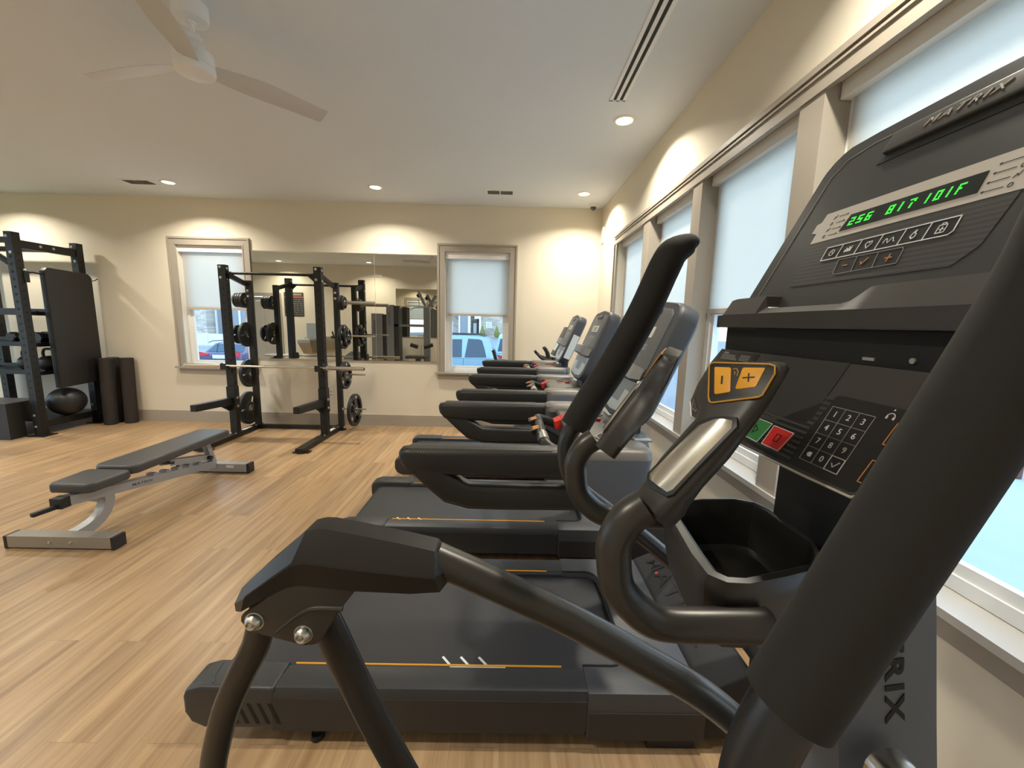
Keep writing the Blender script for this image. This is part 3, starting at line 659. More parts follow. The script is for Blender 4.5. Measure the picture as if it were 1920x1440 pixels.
# hanging board on the right side of the rig
t = thing('padded_board', (-5.65,5.25,.565), 'tall dark grey padded board hanging on the right side of the storage rig', 'exercise board')
MB().yz([(4.99,.57),(5.54,.60),(5.54,1.97),(5.50,2.02),(5.03,2.045),(4.99,2.00)], -5.668, -5.590, .016, 3).build('board', M['vinylback'], t)
MB().tube([(-5.64,4.99,1.96),(-5.66,4.93,1.97),(-5.71,4.885,1.965)], .010, 10).box(-5.70,-5.676,4.85,4.90,1.85,1.98,.003).build('hook', M['rubber'], t)
MB().tube([(-5.62,5.535,1.93),(-5.60,5.58,1.945),(-5.58,5.60,1.97)], .006, 8).build('strap_loop', M['rubber'], t)
bolts('hook_pin', [(-5.69,4.87,1.99),(-5.69,4.87,1.90)], (1,-.5,0), t, .014)
# ball, box, rollers, bells
t = thing('exercise_ball', (-5.78,5.20,.182), 'large shiny black ball on the tray under the hanging padded board', 'ball')
MB().ball((-5.78,5.20,.182+.180), .185, 36, (1,1.05,.97)).build('shell', M['rubberg'], t)
t = thing('plyo_box', (-6.30,4.82,0), 'low black plyometric box on the floor at the left picture edge', 'box')
MB().box(-6.85,-5.86,4.62,4.785,0,.43,.012).box(-6.85,-5.86,4.785,5.0,.19,.43,.012).build('body', M['vinylback'], t)
MB().box(-6.84,-5.87,4.63,4.99,.430,.4345,.003).build('top_pad', M['vinyl'], t)
rl = []
for i, (x, y, lx, ly, lb) in enumerate([(-5.465,5.425,-.01,.04,'black foam roller leaning on the wall, nearest the storage rig'), (-5.285,5.535,.0,.03,'black foam roller standing rightmost beside the storage rig'), (-5.50,5.583,.0,.0,'black foam roller at the back, half hidden behind the front roller')]):
    t = thing('foam_roller', (x,y,0), lb, 'foam roller', 'foam rollers beside the storage rig')
    a = Vector((lx,ly,.91)); r = .074
    e = r*math.hypot(a.x, a.y)/a.length
    a.normalize()
    MB().lathe([(.02,0),(r-.006,0),(r,.006),(r,.904),(r-.006,.91),(.02,.91),(.02,.0)], (x,y,e), a, 32).build('cylinder', M['roller'], t)
def kettlebell(x, y, z, s, label):
    t = thing('kettlebell', (x,y,z), label, 'kettlebell', 'kettlebells on the storage rig shelf')
    MB().lathe([(0,0),(.06*s,0),(.092*s,.03*s),(.108*s,.085*s),(.098*s,.140*s),(.065*s,.175*s),(0,.185*s)], (x,y,z), n=24).build('bell', M['rubberg'], t)
    MB().tube([(x-.062*s,y,z+.165*s),(x-.072*s,y,z+.215*s),(x-.050*s,y,z+.262*s),(x,y,z+.272*s),(x+.050*s,y,z+.262*s),(x+.072*s,y,z+.215*s),(x+.062*s,y,z+.165*s)], .0155*s, 12, 4).build('handle', M['black'], t)
kettlebell(-5.93,5.20,.77,1.0,'rightmost black kettlebell on the lowest shelf of the storage rig'); kettlebell(-6.20,5.20,.77,.95,'black kettlebell second from the right on the lowest shelf of the storage rig')
def dumbbell(x, y, z, s, label):
    t = thing('dumbbell', (x,y,z), label, 'dumbbell', 'dumbbells on the middle shelf of the storage rig')
    MB().cyl((x,y-.08,z+.055*s), (0,1,0), .0135, .16, 12).build('handle', M['steel'], t)
    for q in (-1, 1):
        MB().lathe([(0,0),(.045*s,0),(.055*s,.012),(.055*s,.075*s-.012),(.045*s,.075*s),(0,.075*s)], (x,y+q*.055,z+.0555*s), (0,q,0), 8).build('head', M['rubberg'], t)
dumbbell(-5.90,5.22,1.12,1.25,'rightmost black dumbbell on the middle shelf of the storage rig'); dumbbell(-6.07,5.22,1.12,1.25,'black dumbbell second from the right on the middle shelf of the rig'); dumbbell(-6.24,5.22,1.12,1.2,'black dumbbell third from the right on the middle shelf of the rig')
# ------------------------------------------------------------------ treadmill
def make_treadmill(yc, label):
    T = thing('treadmill', (0,yc,0), label, 'treadmill', 'row of treadmills facing the right wall windows')
    Y = lambda y: yc+y
    # frame and side skirts
    for s in (-1, 1):
        q = [(.385,.075),(.400,.085),(.402,.215),(.392,.236),(.375,.241),(.300,.236),(.287,.222),(.287,.150),(.31,.075)]
        r = MB().yz([(Y(s*a),z) for a, z in q], -.80, .305, 0).build('side_rail', M['tplast'], T, smooth=40)
        MB().box(-.79, .30, min(Y(s*.398),Y(s*.4045)), max(Y(s*.398),Y(s*.4045)), .076, .205, .002).build('skirt', M['tskirt'], r)
        MB().box(-.76, .225, min(Y(s*.2885),Y(s*.2955)), max(Y(s*.2885),Y(s*.2955)), .236, .2385).build('orange_line', M['orange'], r, smooth=0)
        # rear end cap, rounded, with louvers
        c = [(-1.085,.232),(-1.095,.205),(-1.095,.145),(-1.075,.105),(-1.03,.082),(-.78,.082),(-.78,.245),(-1.03,.247)]
        e = MB().xz(c, min(Y(s*.285),Y(s*.405)), max(Y(s*.285),Y(s*.405)), .016, 3).build('end_cap', M['tplast'], T, smooth=40)
        lv = MB()
        for i in range(6):
            x = -.985+i*.036
            lv.prism([(x,.185),(x+.013,.185),(x+.043,.105),(x+.030,.105)], (0,Y(s*.4052),0), (1,0,0), (0,0,1), (0,s,0), 0, .0006)
        lv.build('louver', M['blackhole'], e, smooth=0)
        st = MB()
        for x in (-1.02, -.96, -.90): st.ribbon([(x,s*.305),(x+.006,s*.36),(x+.022,s*.385)], (0,yc,.2475), (1,0,0), (0,1,0), (0,0,1), .006, -.0008, .0008)
        st.build('molded_ridge', M['tcons'], e, smooth=0)
        MB().cyl((-.66,Y(s*.36),0), (0,0,1), .024, .022, 16, .003).cyl((-.66,Y(s*.36),.02), (0,0,1), .009, .075, 10).build('leveling_foot', M['rubber'], T)
        MB().box(.53,.70,min(Y(s*.30),Y(s*.385)),max(Y(s*.30),Y(s*.385)),0,.085,.02).build('front_foot', M['tskirt'], T)
    MB().box(-.95, .70, Y(-.29), Y(.29), .085, .150, .004).build('deck_frame', M['tskirt'], T)
    # running belt, wrapped round the rear roller
    prof = [(.46,.212),(-1.00,.212)] + [(-1.00-.052*math.sin(math.radians(a)), .160+.052*math.cos(math.radians(a))) for a in range(20,181,20)] + [(.46,.108)]
    MB().xz(prof, Y(-.283), Y(.283), 0).build('running_belt', M['belt'], T, smooth=30)
    mk = MB()
    for i in range(3):
        x = MARKX[0]+i*.070
        mk.ribbon([(x-.035,.052),(x,.012),(x+.062,.012)], (0,Y(-.283),.2123), (1,0,0), (0,1,0), (0,0,1), .009, 0, .0008)
    mk.build('belt_mark', M['print'], T, smooth=0)
    # hood: U shaped deck surround with a rounded belt opening, then the motor cover
    inn = [(.305,-.288),(.415,-.288)] + [(.415+.06*math.sin(math.radians(a)), -.228-.06*math.cos(math.radians(a))) for a in range(15,91,15)] + [(.480,-.15),(.480,.15)] + [(.415+.06*math.cos(math.radians(a)), .228+.06*math.sin(math.radians(a))) for a in range(0,91,15)] + [(.305,.288)]
    n_ = len(inn)
    out = [(.305,-.404),(.72,-.404),(.72,.404),(.305,.404)]
    poly = [(a, Y(b)) for a, b in [out[0], out[1], out[2], out[3]] + inn[::-1]]
    MB().xy(poly, .060, .240, .004, 2).build('hood_surround', M['tlight'], T, smooth=35)
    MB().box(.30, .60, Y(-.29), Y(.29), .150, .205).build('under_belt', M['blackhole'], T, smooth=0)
    MB().tube([(a, Y(b), .2405) for a, b in inn], .0042, 8).build('belt_gap_line', M['blackhole'], T)  # black tube painted as the dark of the gap around the belt
    for s in (-1, 1):
        MB().box(.31, .72, min(Y(s*.402),Y(s*.408)), max(Y(s*.402),Y(s*.408)), .058, .165, .002).build('lower_skirt', M['tskirt'], T)
    MB().xz([(.705,.06),(.705,.238),(.715,.252),(.850,.312),(.875,.315),(.895,.295),(.905,.06)], Y(-.402), Y(.402), .010, 3).build('motor_cover', M['cover'], T, smooth=40)
    fu = Vector((.135,0,.060)).normalized(); fn = Vector((-.060,0,.135)).normalized()
    MB().text('MATRIX', .100, Vector((.785,yc+LETY,.2835))+fn*.0015, (0,-1,0), fu, fn, .001, shear=.0, sx=1.40, bold=.001, space=1.22).build('cover_lettering', M['blackhole'], T, smooth=0)
    MB().cyl(Vector((.772,yc+LETY+.17,.278))+fn*.0012, fn, .008, .0008, 14).build('red_dot', M['red'], T)
    # uprights from the motor cover up to the dash
    for s in (-1, 1):
        y0, y1 = sorted((Y(s*.325), Y(s*.405)))
        path = [(.345,1.00),(.355,.95),(.42,.868),(.568,.735),(.72,.605),(.865,.47),(.905,.36),(.912,.0)]; path2 = [(.452,1.00),(.456,.95),(.480,.890),(.612,.785),(.760,.660),(.940,.500),(.985,.38),(.990,.0)]
        MB().loft([[(a[0],y0,a[1]),(a[0],y1,a[1]),(b[0],y1,b[1]),(b[0],y0,b[1])] for a, b in zip(path, path2)]).build('upright', M['tskirt'], T, smooth=40)
        # handrail loop
        def sect(x, zt, zb, hw, yo=0):
            c = Y(s*(.365+yo)); r = min(.018, (zt-zb)*.42); o = []
            for cy, cz, a in ((hw-r, zt-r, 0), (-hw+r, zt-r, 90), (-hw+r, zb+r, 180), (hw-r, zb+r, 270)):
                for i in range(4): q = math.radians(a+30*i); o.append((x, c+cy+r*math.cos(q), cz+r*math.sin(q)))
            return o
        h = MB().loft([sect(-.340,1.092,1.070,.020), sect(-.334,1.100,1.050,.028), sect(-.310,1.104,1.025,.034), sect(-.22,1.104,1.018,.036), sect(.0,1.106,1.014,.036), sect(.20,1.108,1.012,.036)])
        h.loft([sect(-.318,1.075,1.035,.026), sect(-.250,1.060,.970,.031), sect(-.195,1.030,.922,.031), sect(-.120,.985,.902,.031), sect(-.03,.982,.900,.031), sect(.38,.978,.905,.031)])
        h = h.build('handrail', M['railblk'], T, smooth=50)
        g = MB().loft([[(x, Y(s*.365)+y_, z) for y_, z in ((-.034,1.092),(-.028,1.1065),(-.012,1.1105),(.012,1.1105),(.028,1.1065),(.034,1.092))] for x in (-.305,-.20,-.10,0.0,.145)]).build('rubber_grip', M['grip'], h, smooth=50)
    # dash: two rounded side shells and a tray between them
    for s in (-1, 1):
        def dring(z, x0, x1, yo, yi, r=.05):
            a = rrect(x0, x1, .0, yo-yi, r, 5)
            return [(px, Y(s*(yi+py)), z) for px, py in a]
        MB().loft([dring(.862,.36,.450,.392,.318,.03), dring(.925,.31,.452,.404,.308,.035), dring(.985,.20,.452,.408,.30,.036), dring(1.03,.192,.462,.413,.29,.036), dring(1.085,.190,.470,.413,.27,.036)]).build('side_shell', M['tshell'], T, smooth=50)
        MB().loft([dring(1.0851,.190,.470,.413,.27,.036), dring(1.108,.190,.468,.408,.275,.036), dring(1.117,.200,.455,.392,.29,.034)]).build('shell_cap', M['tbrown'], T, smooth=50)
    MB().xy([(.235,Y(-.29)),(.235,Y(.29)),(.30,Y(.30)),(.50,Y(.27)),(.545,Y(.12)),(.545,Y(-.12)),(.50,Y(-.27)),(.30,Y(-.30))], 1.030, 1.096, .014, 3).build('dash_tray', M['ttray'], T, smooth=40)
    for s in (-1, 1):
        MB().cyl((.385,Y(s*.20),1.0965), (0,0,1), .052, .0012, 28).build('cup_holder', M['blackhole'], T)
        MB().lathe([(.052,0),(.060,0),(.060,.005),(.052,.005),(.052,0)], (.385,Y(s*.20),1.096), n=28).build('cup_rim', M['tbrown'], T)
        MB().box(.46,.52,min(Y(s*.16),Y(s*.24)),max(Y(s*.16),Y(s*.24)),1.095,1.102,.006).build('tray_insert', M['tkeymid'], T)
    e = MB().hexa([(.215,Y(.09),1.050),(.245,Y(.09),1.050),(.245,Y(.17),1.050),(.215,Y(.17),1.050),(.210,Y(.092),1.080),(.258,Y(.092),1.102),(.258,Y(.168),1.102),(.210,Y(.168),1.080)], .006).build('emergency_stop', M['red'], T)
    MB().box(.372,.405,Y(.064),Y(.086),1.096,1.106,.004).tube([(.36,Y(.08),1.103),(.335,Y(.09),1.100),(.32,Y(.075),1.099)], .002, 6).build('safety_key', M['redkey'], T)
    # heart rate hand bar with amber toggles
    hb = MB().tube([(.235,Y(-.24),1.035),(.17,Y(-.25),1.062),(.140,Y(-.19),1.075),(.140,Y(.10),1.075),(.150,Y(.20),1.070),(.235,Y(.24),1.035)], .021, 16, 5, up=(0,0,1)).build('hand_bar', M['railblk'], T)
    MB().tube([(.1395,Y(-.20),1.0755),(.1395,Y(-.10),1.0755)], .0222, 18).build('heart_rate_contact', M['chrome'], hb)
    for y in (-.045, .110):
        MB().hexa([(.105,Y(y-.030),1.066),(.14,Y(y-.03),1.060),(.14,Y(y+.03),1.060),(.105,Y(y+.030),1.066),(.096,Y(y-.034),1.084),(.145,Y(y-.03),1.098),(.145,Y(y+.03),1.098),(.096,Y(y+.034),1.084)], .008).build('toggle_pod', M['railblk'], hb)
        tu = Vector((.049,0,.014)).normalized(); w_ = Vector((-.014,0,.049)).normalized()
        for q_ in (-1, 1): MB().prism([(.0,q_*.024),(.026,q_*.020),(.026,q_*.004),(.0,q_*.004)], (.106,Y(y),1.0872), tu, (0,1,0), w_, 0, .002).build('speed_toggle', M['orangep'], hb, smooth=0)
    # console: one leaning panel, keypad below the reading shelf
    d = Vector((.379,0,.925)).normalized(); nn = Vector((-.925,0,.379)).normalized(); o = Vector((.483,yc,1.305)); u = Vector((0,-1,0))
    def arc(cx, cy, r, a0, a1, n=6): return [(cx+r*math.cos(math.radians(a0+(a1-a0)*i/n)), cy+r*math.sin(math.radians(a0+(a1-a0)*i/n))) for i in range(n+1)]
    ol = arc(.165,.250,.062,0,80) + [(.0,.328)] + arc(-.165,.250,.062,100,180) + [(-.228,-.04)] + arc(-.150,-.085,.075,195,265) + [(0,-.172)] + arc(.150,-.085,.075,275,345) + [(.228,-.04)]
    def osc(k_, dx=0): return [(a_*k_, (b_-.08)*(1-(1-k_)*.8)+.08) for a_, b_ in ol]
    lay = [(0,.965),(-.006,.99),(-.016,1.0),(-.060,1.0),(-.074,.985),(-.088,.90)]
    co = MB().loft([[o+u*a_+d*b_+nn*h for a_, b_ in osc(k_)] for h, k_ in lay]).build('console', M['tcons'], T, smooth=35)
    MB().prism(arc(.140,.240,.045,0,80,4)+[(0,.298)]+arc(-.140,.240,.045,100,180,4)+[(-.185,.045),(.185,.045)], o, u, d, nn, -.002, .0025, .001).build('face_panel', M['tface'], co, smooth=40)
    MB().prism(rrect(-.07,.07,.262,.292,.010), o, u, d, nn, .001, .006, .002).build('logo_bar', M['tcons'], co)
    MB().text('MATRIX', .020, o+d*.277+nn*.006, u, d, nn, .0008, shear=.2, sx=1.2).build('logo_lettering', M['strip'], co, smooth=0)
    MB().prism(rrect(-.085,.085,.168,.212,.006), o, u, d, nn, .002, .0045).build('display_bezel', M['whitebez'], co, smooth=0)
    MB().prism(rrect(-.050,.050,.177,.203,.003), o, u, d, nn, .0045, .0052).build('display', M['lcd'], co, smooth=0)
    kk = MB()
    for i in range(6): kk.ribbon([(-.075+i*.026,.118),(-.056+i*.026,.118),(-.056+i*.026,.138),(-.075+i*.026,.138)], o, u, d, nn, .0016, .0025, .0032, True)
    for i in range(3): kk.ribbon([(-.036+i*.026,.086),(-.017+i*.026,.086),(-.017+i*.026,.104),(-.036+i*.026,.104)], o, u, d, nn, .0016, .0025, .0032, True)
    kk.build('program_keys', M['strip'], co, smooth=0)
    MB().prism([(-.19,-.006),(.19,-.006),(.19,.034),(-.19,.034)], o, u, d, nn, -.001, .002).build('shelf_shadow_gap', M['edark'], co, smooth=0)
    MB().loft([[o+u*a_+d*b_+nn*h for a_, b_ in ((-w_,b0),(w_,b0),(w_,b1),(-w_,b1))] for h, w_, b0, b1 in ((.0,.165,.004,.046),(.035,.150,-.006,.048),(.052,.130,.002,.056),(.056,.120,.012,.052))]).build('reading_shelf', M['tshelf'], co, smooth=25)
    MB().prism([(-.188,-.012)]+arc(-.128,-.078,.060,190,268,6)+[(0,-.148)]+arc(.128,-.078,.060,272,350,6)+[(.188,-.012)], o, u, d, nn, -.001, .004, .0015).build('lower_keypad', M['tkey'], co, smooth=40)
    MB().prism([(-.183,-.016),(-.186,-.055),(-.070,-.050),(-.055,-.105),(.055,-.105),(.070,-.050),(.186,-.055),(.183,-.016)], o, u, d, nn, .004, .0048).build('keypad_window', M['tkeymid'], co, smooth=0)
    kk = MB()
    for q_ in (-1, 1):
        for i in range(3):
            for j in range(3): kk.prism(rrect(q_*(.090+i*.030)-.010,q_*(.090+i*.030)+.010,-.085-j*.022,-.070-j*.022,.003), o, u, d, nn, .004, .0048)
    kk.build('number_keys', M['whitebez'], co, smooth=0)
    MB().hexa([(.455,Y(-.09),1.05),(.52,Y(-.09),1.05),(.52,Y(.09),1.05),(.455,Y(.09),1.05),(.465,Y(-.10),1.19),(.54,Y(-.10),1.25),(.54,Y(.10),1.25),(.465,Y(.10),1.19)], .012, 3).build('console_neck', M['tcons'], T)
    return T
MARKX = (-.19,); LETY = .06
tm = make_treadmill(1.61, 'nearest black treadmill of the row, right beside the elliptical in front')
t2 = copy_thing(tm, (.035,2.725,0), 'middle black treadmill, between the nearest and the farthest of the row')
t3 = copy_thing(tm, (.060,3.975,0), 'farthest black treadmill of the row, closest to the back wall window')
for t_, dx in ((t2, -.52), (t3, .25)):
    for c in kids(t_):
        if c.name.startswith('belt_mark'): c.location.x += dx
# information placard on the side of the far console
c = [k_ for k_ in kids(t3) if k_.name.startswith('console.')][0]
MB().xz([(.520,1.20),(.575,1.18),(.665,1.395),(.610,1.42)], 3.743, 3.7465).build('side_placard', M['tkey'], c, smooth=0)

# ------------------------------------------------------------------ exercise bike behind the far treadmill
def make_bike(x, y, label):
    t = thing('exercise_bike', (x,y,0), label, 'exercise bike', 'exercise bikes')
    MB().xz([(x-.18,.10),(x+.42,.10),(x+.50,.30),(x+.34,.62),(x+.12,.66),(x-.10,.50)], y-.09, y+.09, .03, 3).build('body_shroud', M['tshell'], t, smooth=40)
    MB().box(x-.52,x-.44,y-.26,y+.26,.01,.075,.01).box(x+.46,x+.54,y-.26,y+.26,.01,.075,.01).bar((x-.48,y,.05),(x+.5,y,.05),.09,.07,b=.01).build('base_frame', M['gymdark'], t)
    MB().tube([(x-.20,y,.45),(x-.30,y,.98)], .028, 14).build('seat_post', M['chrome'], t)
    MB().loft([[(x-.42,y-.10,1.0),(x-.42,y+.10,1.0),(x-.42,y+.10,1.06),(x-.42,y-.10,1.06)],[(x-.30,y-.11,.985),(x-.30,y+.11,.985),(x-.30,y+.11,1.05),(x-.30,y-.11,1.05)],[(x-.14,y-.03,.99),(x-.14,y+.03,.99),(x-.14,y+.03,1.03),(x-.14,y-.03,1.03)]]).build('saddle', M['rubber'], t, smooth=60)
    MB().tube([(x-.40,y-.04,1.05),(x-.425,y-.04,1.14),(x-.44,y-.04,1.175)], .022, 10).build('seat_lever', M['rubber'], t)
    MB().tube([(x+.22,y,.62),(x+.32,y,1.10)], .035, 14).build('front_post', M['gymdark'], t)
    MB().tube([(x+.10,y-.22,1.16),(x+.16,y-.24,1.10),(x+.30,y-.16,1.06),(x+.32,y,1.06),(x+.30,y+.16,1.06),(x+.16,y+.24,1.10),(x+.10,y+.22,1.16)], .018, 12, 4, up=(0,0,1)).build('handlebar', M['rubber'], t)
    MB().tube([(x+.26,y-.10,1.08),(x+.24,y-.10,1.16),(x+.20,y-.10,1.22)], .020, 10).tube([(x+.26,y+.10,1.08),(x+.24,y+.10,1.16),(x+.20,y+.10,1.22)], .020, 10).build('aero_grip', M['rubber'], t)
    MB().loft([[(x+.30,y-.16,1.13),(x+.30,y+.16,1.13),(x+.36,y+.15,1.12),(x+.36,y-.15,1.12)],[(x+.40,y-.17,1.34),(x+.40,y+.17,1.34),(x+.46,y+.16,1.33),(x+.46,y-.16,1.33)],[(x+.46,y-.12,1.48),(x+.46,y+.12,1.48),(x+.50,y+.11,1.47),(x+.50,y-.11,1.47)]]).build('console', M['tcons'], t, smooth=60)
    MB().prism(rrect(-.12,.12,.02,.13,.02), (x+.318,y,1.17), (0,-1,0), Vector((.43,0,.9)).normalized(), Vector((-.9,0,.43)).normalized(), -.001, .003).build('keypad', M['tkey'], t)
    for s in (-1,1):
        a = MB().bar((x+.12,y+s*.11,.34),(x+.12+s*.15,y+s*.11,.34-s*.04),.02,.03,b=.004).build('crank', M['steel'], t)
        MB().box(x+.09+s*.15,x+.17+s*.15,y+s*.12-.0+(0 if s>0 else -.10),y+s*.12+(.10 if s>0 else 0),.325-s*.04,.350-s*.04,.006).build('pedal', M['rubber'], a)
    return t
bk = make_bike(.25, 5.02, 'dark exercise bike behind the farthest treadmill, next to the back wall')
# ------------------------------------------------------------------ elliptical in the foreground
EY = .46
E = thing('elliptical_machine', (.45,EY,0), 'large dark elliptical trainer in the foreground with console, foam arms and amber resistance buttons', 'elliptical trainer')
# ---- console, upper leaning face  X = .387 + .512 (z-1.553)
def UPt(y, z): return Vector((.387+.512*(z-1.553), y, z))
KL, LCY = .95, .50          # lower console and keypad: drawn round y = .50, z = 1.40 and scaled about the camera to 95 percent
def LOt(y, z): p = Lw([(y, z)])[0]; return oL + uu*p[0] + ld_*p[1]
uu = Vector((0,-1,0)); ud = Vector((.512,0,1)).normalized(); un = Vector((-1,0,.512)).normalized()
ku = math.sqrt(1+.512**2)
ld_ = Vector((.5,0,1)).normalized(); ln = Vector((-1,0,.5)).normalized(); kl = math.sqrt(1+.25)
oU = UPt(EY, 1.60); oL = Vector((.3206,.475,1.405))
def U(pts): return [(EY-y, (z-1.60)*ku) for y, z in pts]     # (y,z) on the face -> plane coordinates
def Lw(pts): return [((LCY-y)*KL, (z-1.40)*kl*KL) for y, z in pts]
top = [(.655,1.500),(.655,1.735)] + [(.617+.038*math.cos(math.radians(a)), 1.733+.038*math.sin(math.radians(a))) for a in (15,35,55,75)] + [(.585,1.7725),(.46,1.775)]
full = top + [(2*EY-y, z) for y, z in top[::-1][1:]]
fc = U(full)
def shrink(P, k): cx, cy = 0, .03; return [((a-cx)*k+cx, (b-cy)*k+cy) for a, b in P]
co = MB().loft([[oU+uu*a+ud*b+un*h for a, b in shrink(fc, k)] for h, k in ((0,.985),(-.004,.996),(-.010,1.0),(-.050,1.0),(-.075,.97),(-.088,.88))]).build('console', M['eplast'], E, smooth=35)
# printed overlay on the face
rim = top[1:]
MB().prism(shrink(fc, .955), oU, uu, ud, un, -.0005, .0010).build('face_overlay', M['eface'], co, smooth=0)
MB().ribbon(U([(.628,1.52),(.628,1.725),(.612,1.745),(.575,1.752),(.545,1.752)]), oU, uu, ud, un, .0010, .0010, .0016).build('rim_line', M['dimprint'], co, smooth=0)
# raised logo bar
MB().prism(U([(.541,1.748),(.379,1.748),(.379,1.722),(.541,1.722)]), oU, uu, ud, un, -.002, .007, .0025, 3).build('logo_bar', M['eplast2'], co, smooth=40)
MB().text('MATRIX', .0120, UPt(EY-.002,1.7365)+un*.0068, uu, ud, un, .0012, shear=.35, sx=1.50, bold=.0, space=1.28).build('logo_lettering', M['strip'], co, smooth=0)
MB().prism(U([(.541,1.720),(.379,1.720),(.375,1.712),(.545,1.712)]), oU, uu, ud, un, .0010, .0018).build('logo_groove', M['edark'], co, smooth=0)
# silver strip with green display
MB().prism(U([(.582,1.661),(.343,1.661),(.339,1.6195),(.579,1.6195),(.580,1.634),(.590,1.636),(.590,1.648),(.583,1.650)]), oU, uu, ud, un, .0010, .0016).build('silver_strip', M['strip'], co, smooth=0)
MB().prism(U([(.532,1.6475),(.384,1.6475),(.382,1.6275),(.536,1.6275)]), oU, uu, ud, un, .0016, .0024).build('led_window', M['led'], co, smooth=0)
dg_ = MB()
def dots(cells, y0, z0, cw, ch):
    for ci, cell in enumerate(cells):
        for r_, row in enumerate(cell):
            for c_, q_ in enumerate(row):
                if q_ == '#':
                    y = y0 - ci*cw*4.6 - c_*cw; z = z0 - r_*ch
                    dg_.prism(U([(y+cw*.40,z+ch*.36),(y-cw*.40,z+ch*.36),(y-cw*.40,z-ch*.36),(y+cw*.40,z-ch*.36)]), oU, uu, ud, un, .0024, .0027)
G = {'2':['###','..#','###','#..','###'],'5':['###','#..','###','..#','###'],'6':['###','#..','###','#.#','###'],'8':['###','#.#','###','#.#','###'],'1':['.#.','.#.','.#.','.#.','.#.'],'0':['###','#.#','#.#','#.#','###'],'7':['###','..#','.#.','.#.','.#.'],' ':['...']*5,'F':['###','#..','##.','#..','#..']}
for w_x, y0_, cw_ in (('256',.5255,.0026), ('817',.4740,.0026), ('101F',.4330,.0022)):
    dg_ = MB(); dots([G[c] for c in w_x], y0_, 1.6412, cw_, .0021); dg_.build('led_digits', M['ledg'], co, smooth=0)
for yd, l0, l1, yi_ in ((.540,.553,.541,.560), (.3775,.377,.362,.357)):
    ic = MB()
    for i in range(4):
        z = 1.651-i*.0082
        ic.prism([(EY-yd+.0012*math.cos(k_*PI/3), (z-1.60)*ku+.0012*math.sin(k_*PI/3)) for k_ in range(6)], oU, uu, ud, un, .0016, .0020)
        ic.ribbon(U([(l0,z),(l1,z)]), oU, uu, ud, un, .0004, .0016, .0020)
        if i % 2: ic.ribbon(U([(yi_+.0018*math.cos(a*PI/4), z+.0018*math.sin(a*PI/4)) for a in range(8)]), oU, uu, ud, un, .0005, .0016, .0020, True)
        else: ic.ribbon(U([(yi_+.0018,z-.002),(yi_,z+.001),(yi_-.0012,z-.001),(yi_-.0026,z+.0026)]), oU, uu, ud, un, .0005, .0016, .0020)
    ic.build('metric_icons', M['edark'], co, smooth=0)
# ribbed field with two rows of keys
MB().prism(U([(.578,1.6185),(.345,1.6185),(.348,1.575),(.362,1.559),(.564,1.559)]), oU, uu, ud, un, .0010, .0015).build('ribbed_field', M['ribs'], co, smooth=0)
MB().prism(U([(.536,1.607),(.3815,1.607),(.3805,1.590),(.536,1.590)]), oU, uu, ud, un, .0015, .0018).prism(U([(.503,1.5865),(.4225,1.5865),(.418,1.5685),(.497,1.5685)]), oU, uu, ud, un, .0015, .0018).build('key_field', M['eface2'], co, smooth=0)
kf = MB()
kf.ribbon(U([(.5365,1.6068),(.3815,1.6078),(.3800,1.5935),(.3830,1.5905),(.5350,1.5898)]), oU, uu, ud, un, .0011, .0018, .0023, True)
for y in (.5115,.4850,.4586,.4325,.4070): kf.ribbon(U([(y,1.607),(y-.0003,1.590)]), oU, uu, ud, un, .0010, .0018, .0023)
c = lambda y, z, r, a0=0, a1=360, n=12: [(y+r*math.cos(math.radians(a0+(a1-a0)*i/n)), z+r*math.sin(math.radians(a0+(a1-a0)*i/n))) for i in range(n+1)]
rb = lambda P, w=.0008: kf.ribbon(U(P), oU, uu, ud, un, w, .0018, .0023)
rb(c(.5235,1.5985,.0036)); rb([(.5235,1.6005),(.5235,1.5985),(.5220,1.5975)])
for i, h in enumerate((.002,.004,.003,.0055,.004,.0055)): rb([(.5030-i*.0017,1.596),(.5030-i*.0017,1.596+h)], .0009)
rb([(.4718,1.5945),(.4757,1.5995),(.4748,1.6020),(.4725,1.6022),(.4716,1.6005),(.4705,1.6022),(.4683,1.6020),(.4678,1.5995),(.4718,1.5945)])
rb([(.4520+.0,1.5965)]+[(.4520-i*.0013,1.5985+.0026*math.sin(i*1.15)) for i in range(11)])
rb([(.4198,1.5945),(.4225,1.5970),(.4212,1.6000),(.4192,1.6030),(.4188,1.6000),(.4172,1.5985),(.4175,1.5960),(.4198,1.5945)], .0011)
rb([(.3970,1.5945),(.3970,1.6020),(.3895,1.6020),(.3895,1.5945),(.3970,1.5945)]); rb([(.3950,1.6020),(.3950,1.6038),(.3915,1.6038),(.3915,1.6020)]); rb([(.3932,1.5960),(.3932,1.6000)]); rb([(.3950,1.5980),(.3914,1.5980)])
kf.build('program_key_print', M['print'], co, smooth=0)
kf = MB()
kf.ribbon(U([(.503,1.5865),(.4225,1.5868),(.4205,1.5835),(.4185,1.5700),(.4960,1.5682),(.4990,1.570)]), oU, uu, ud, un, .0006, .0018, .0022, True)
for a_, b_ in ((.4769,.4725),(.4500,.4455)): kf.ribbon(U([(a_,1.5866),(b_,1.569)]), oU, uu, ud, un, .0006, .0018, .0022)
kf.build('key_frame_print', M['dimprint'], co, smooth=0)
kf = MB(); rb([(.4905,1.5778),(.4845,1.5778)], .0011); rb([(.4660,1.5785),(.4638,1.5755),(.4590,1.5815)], .0011); rb([(.4360,1.5778),(.4290,1.5778)], .0011); rb([(.4325,1.5815),(.4325,1.5742)], .0011)
kf.build('adjust_key_print', M['orangep'], co, smooth=0)
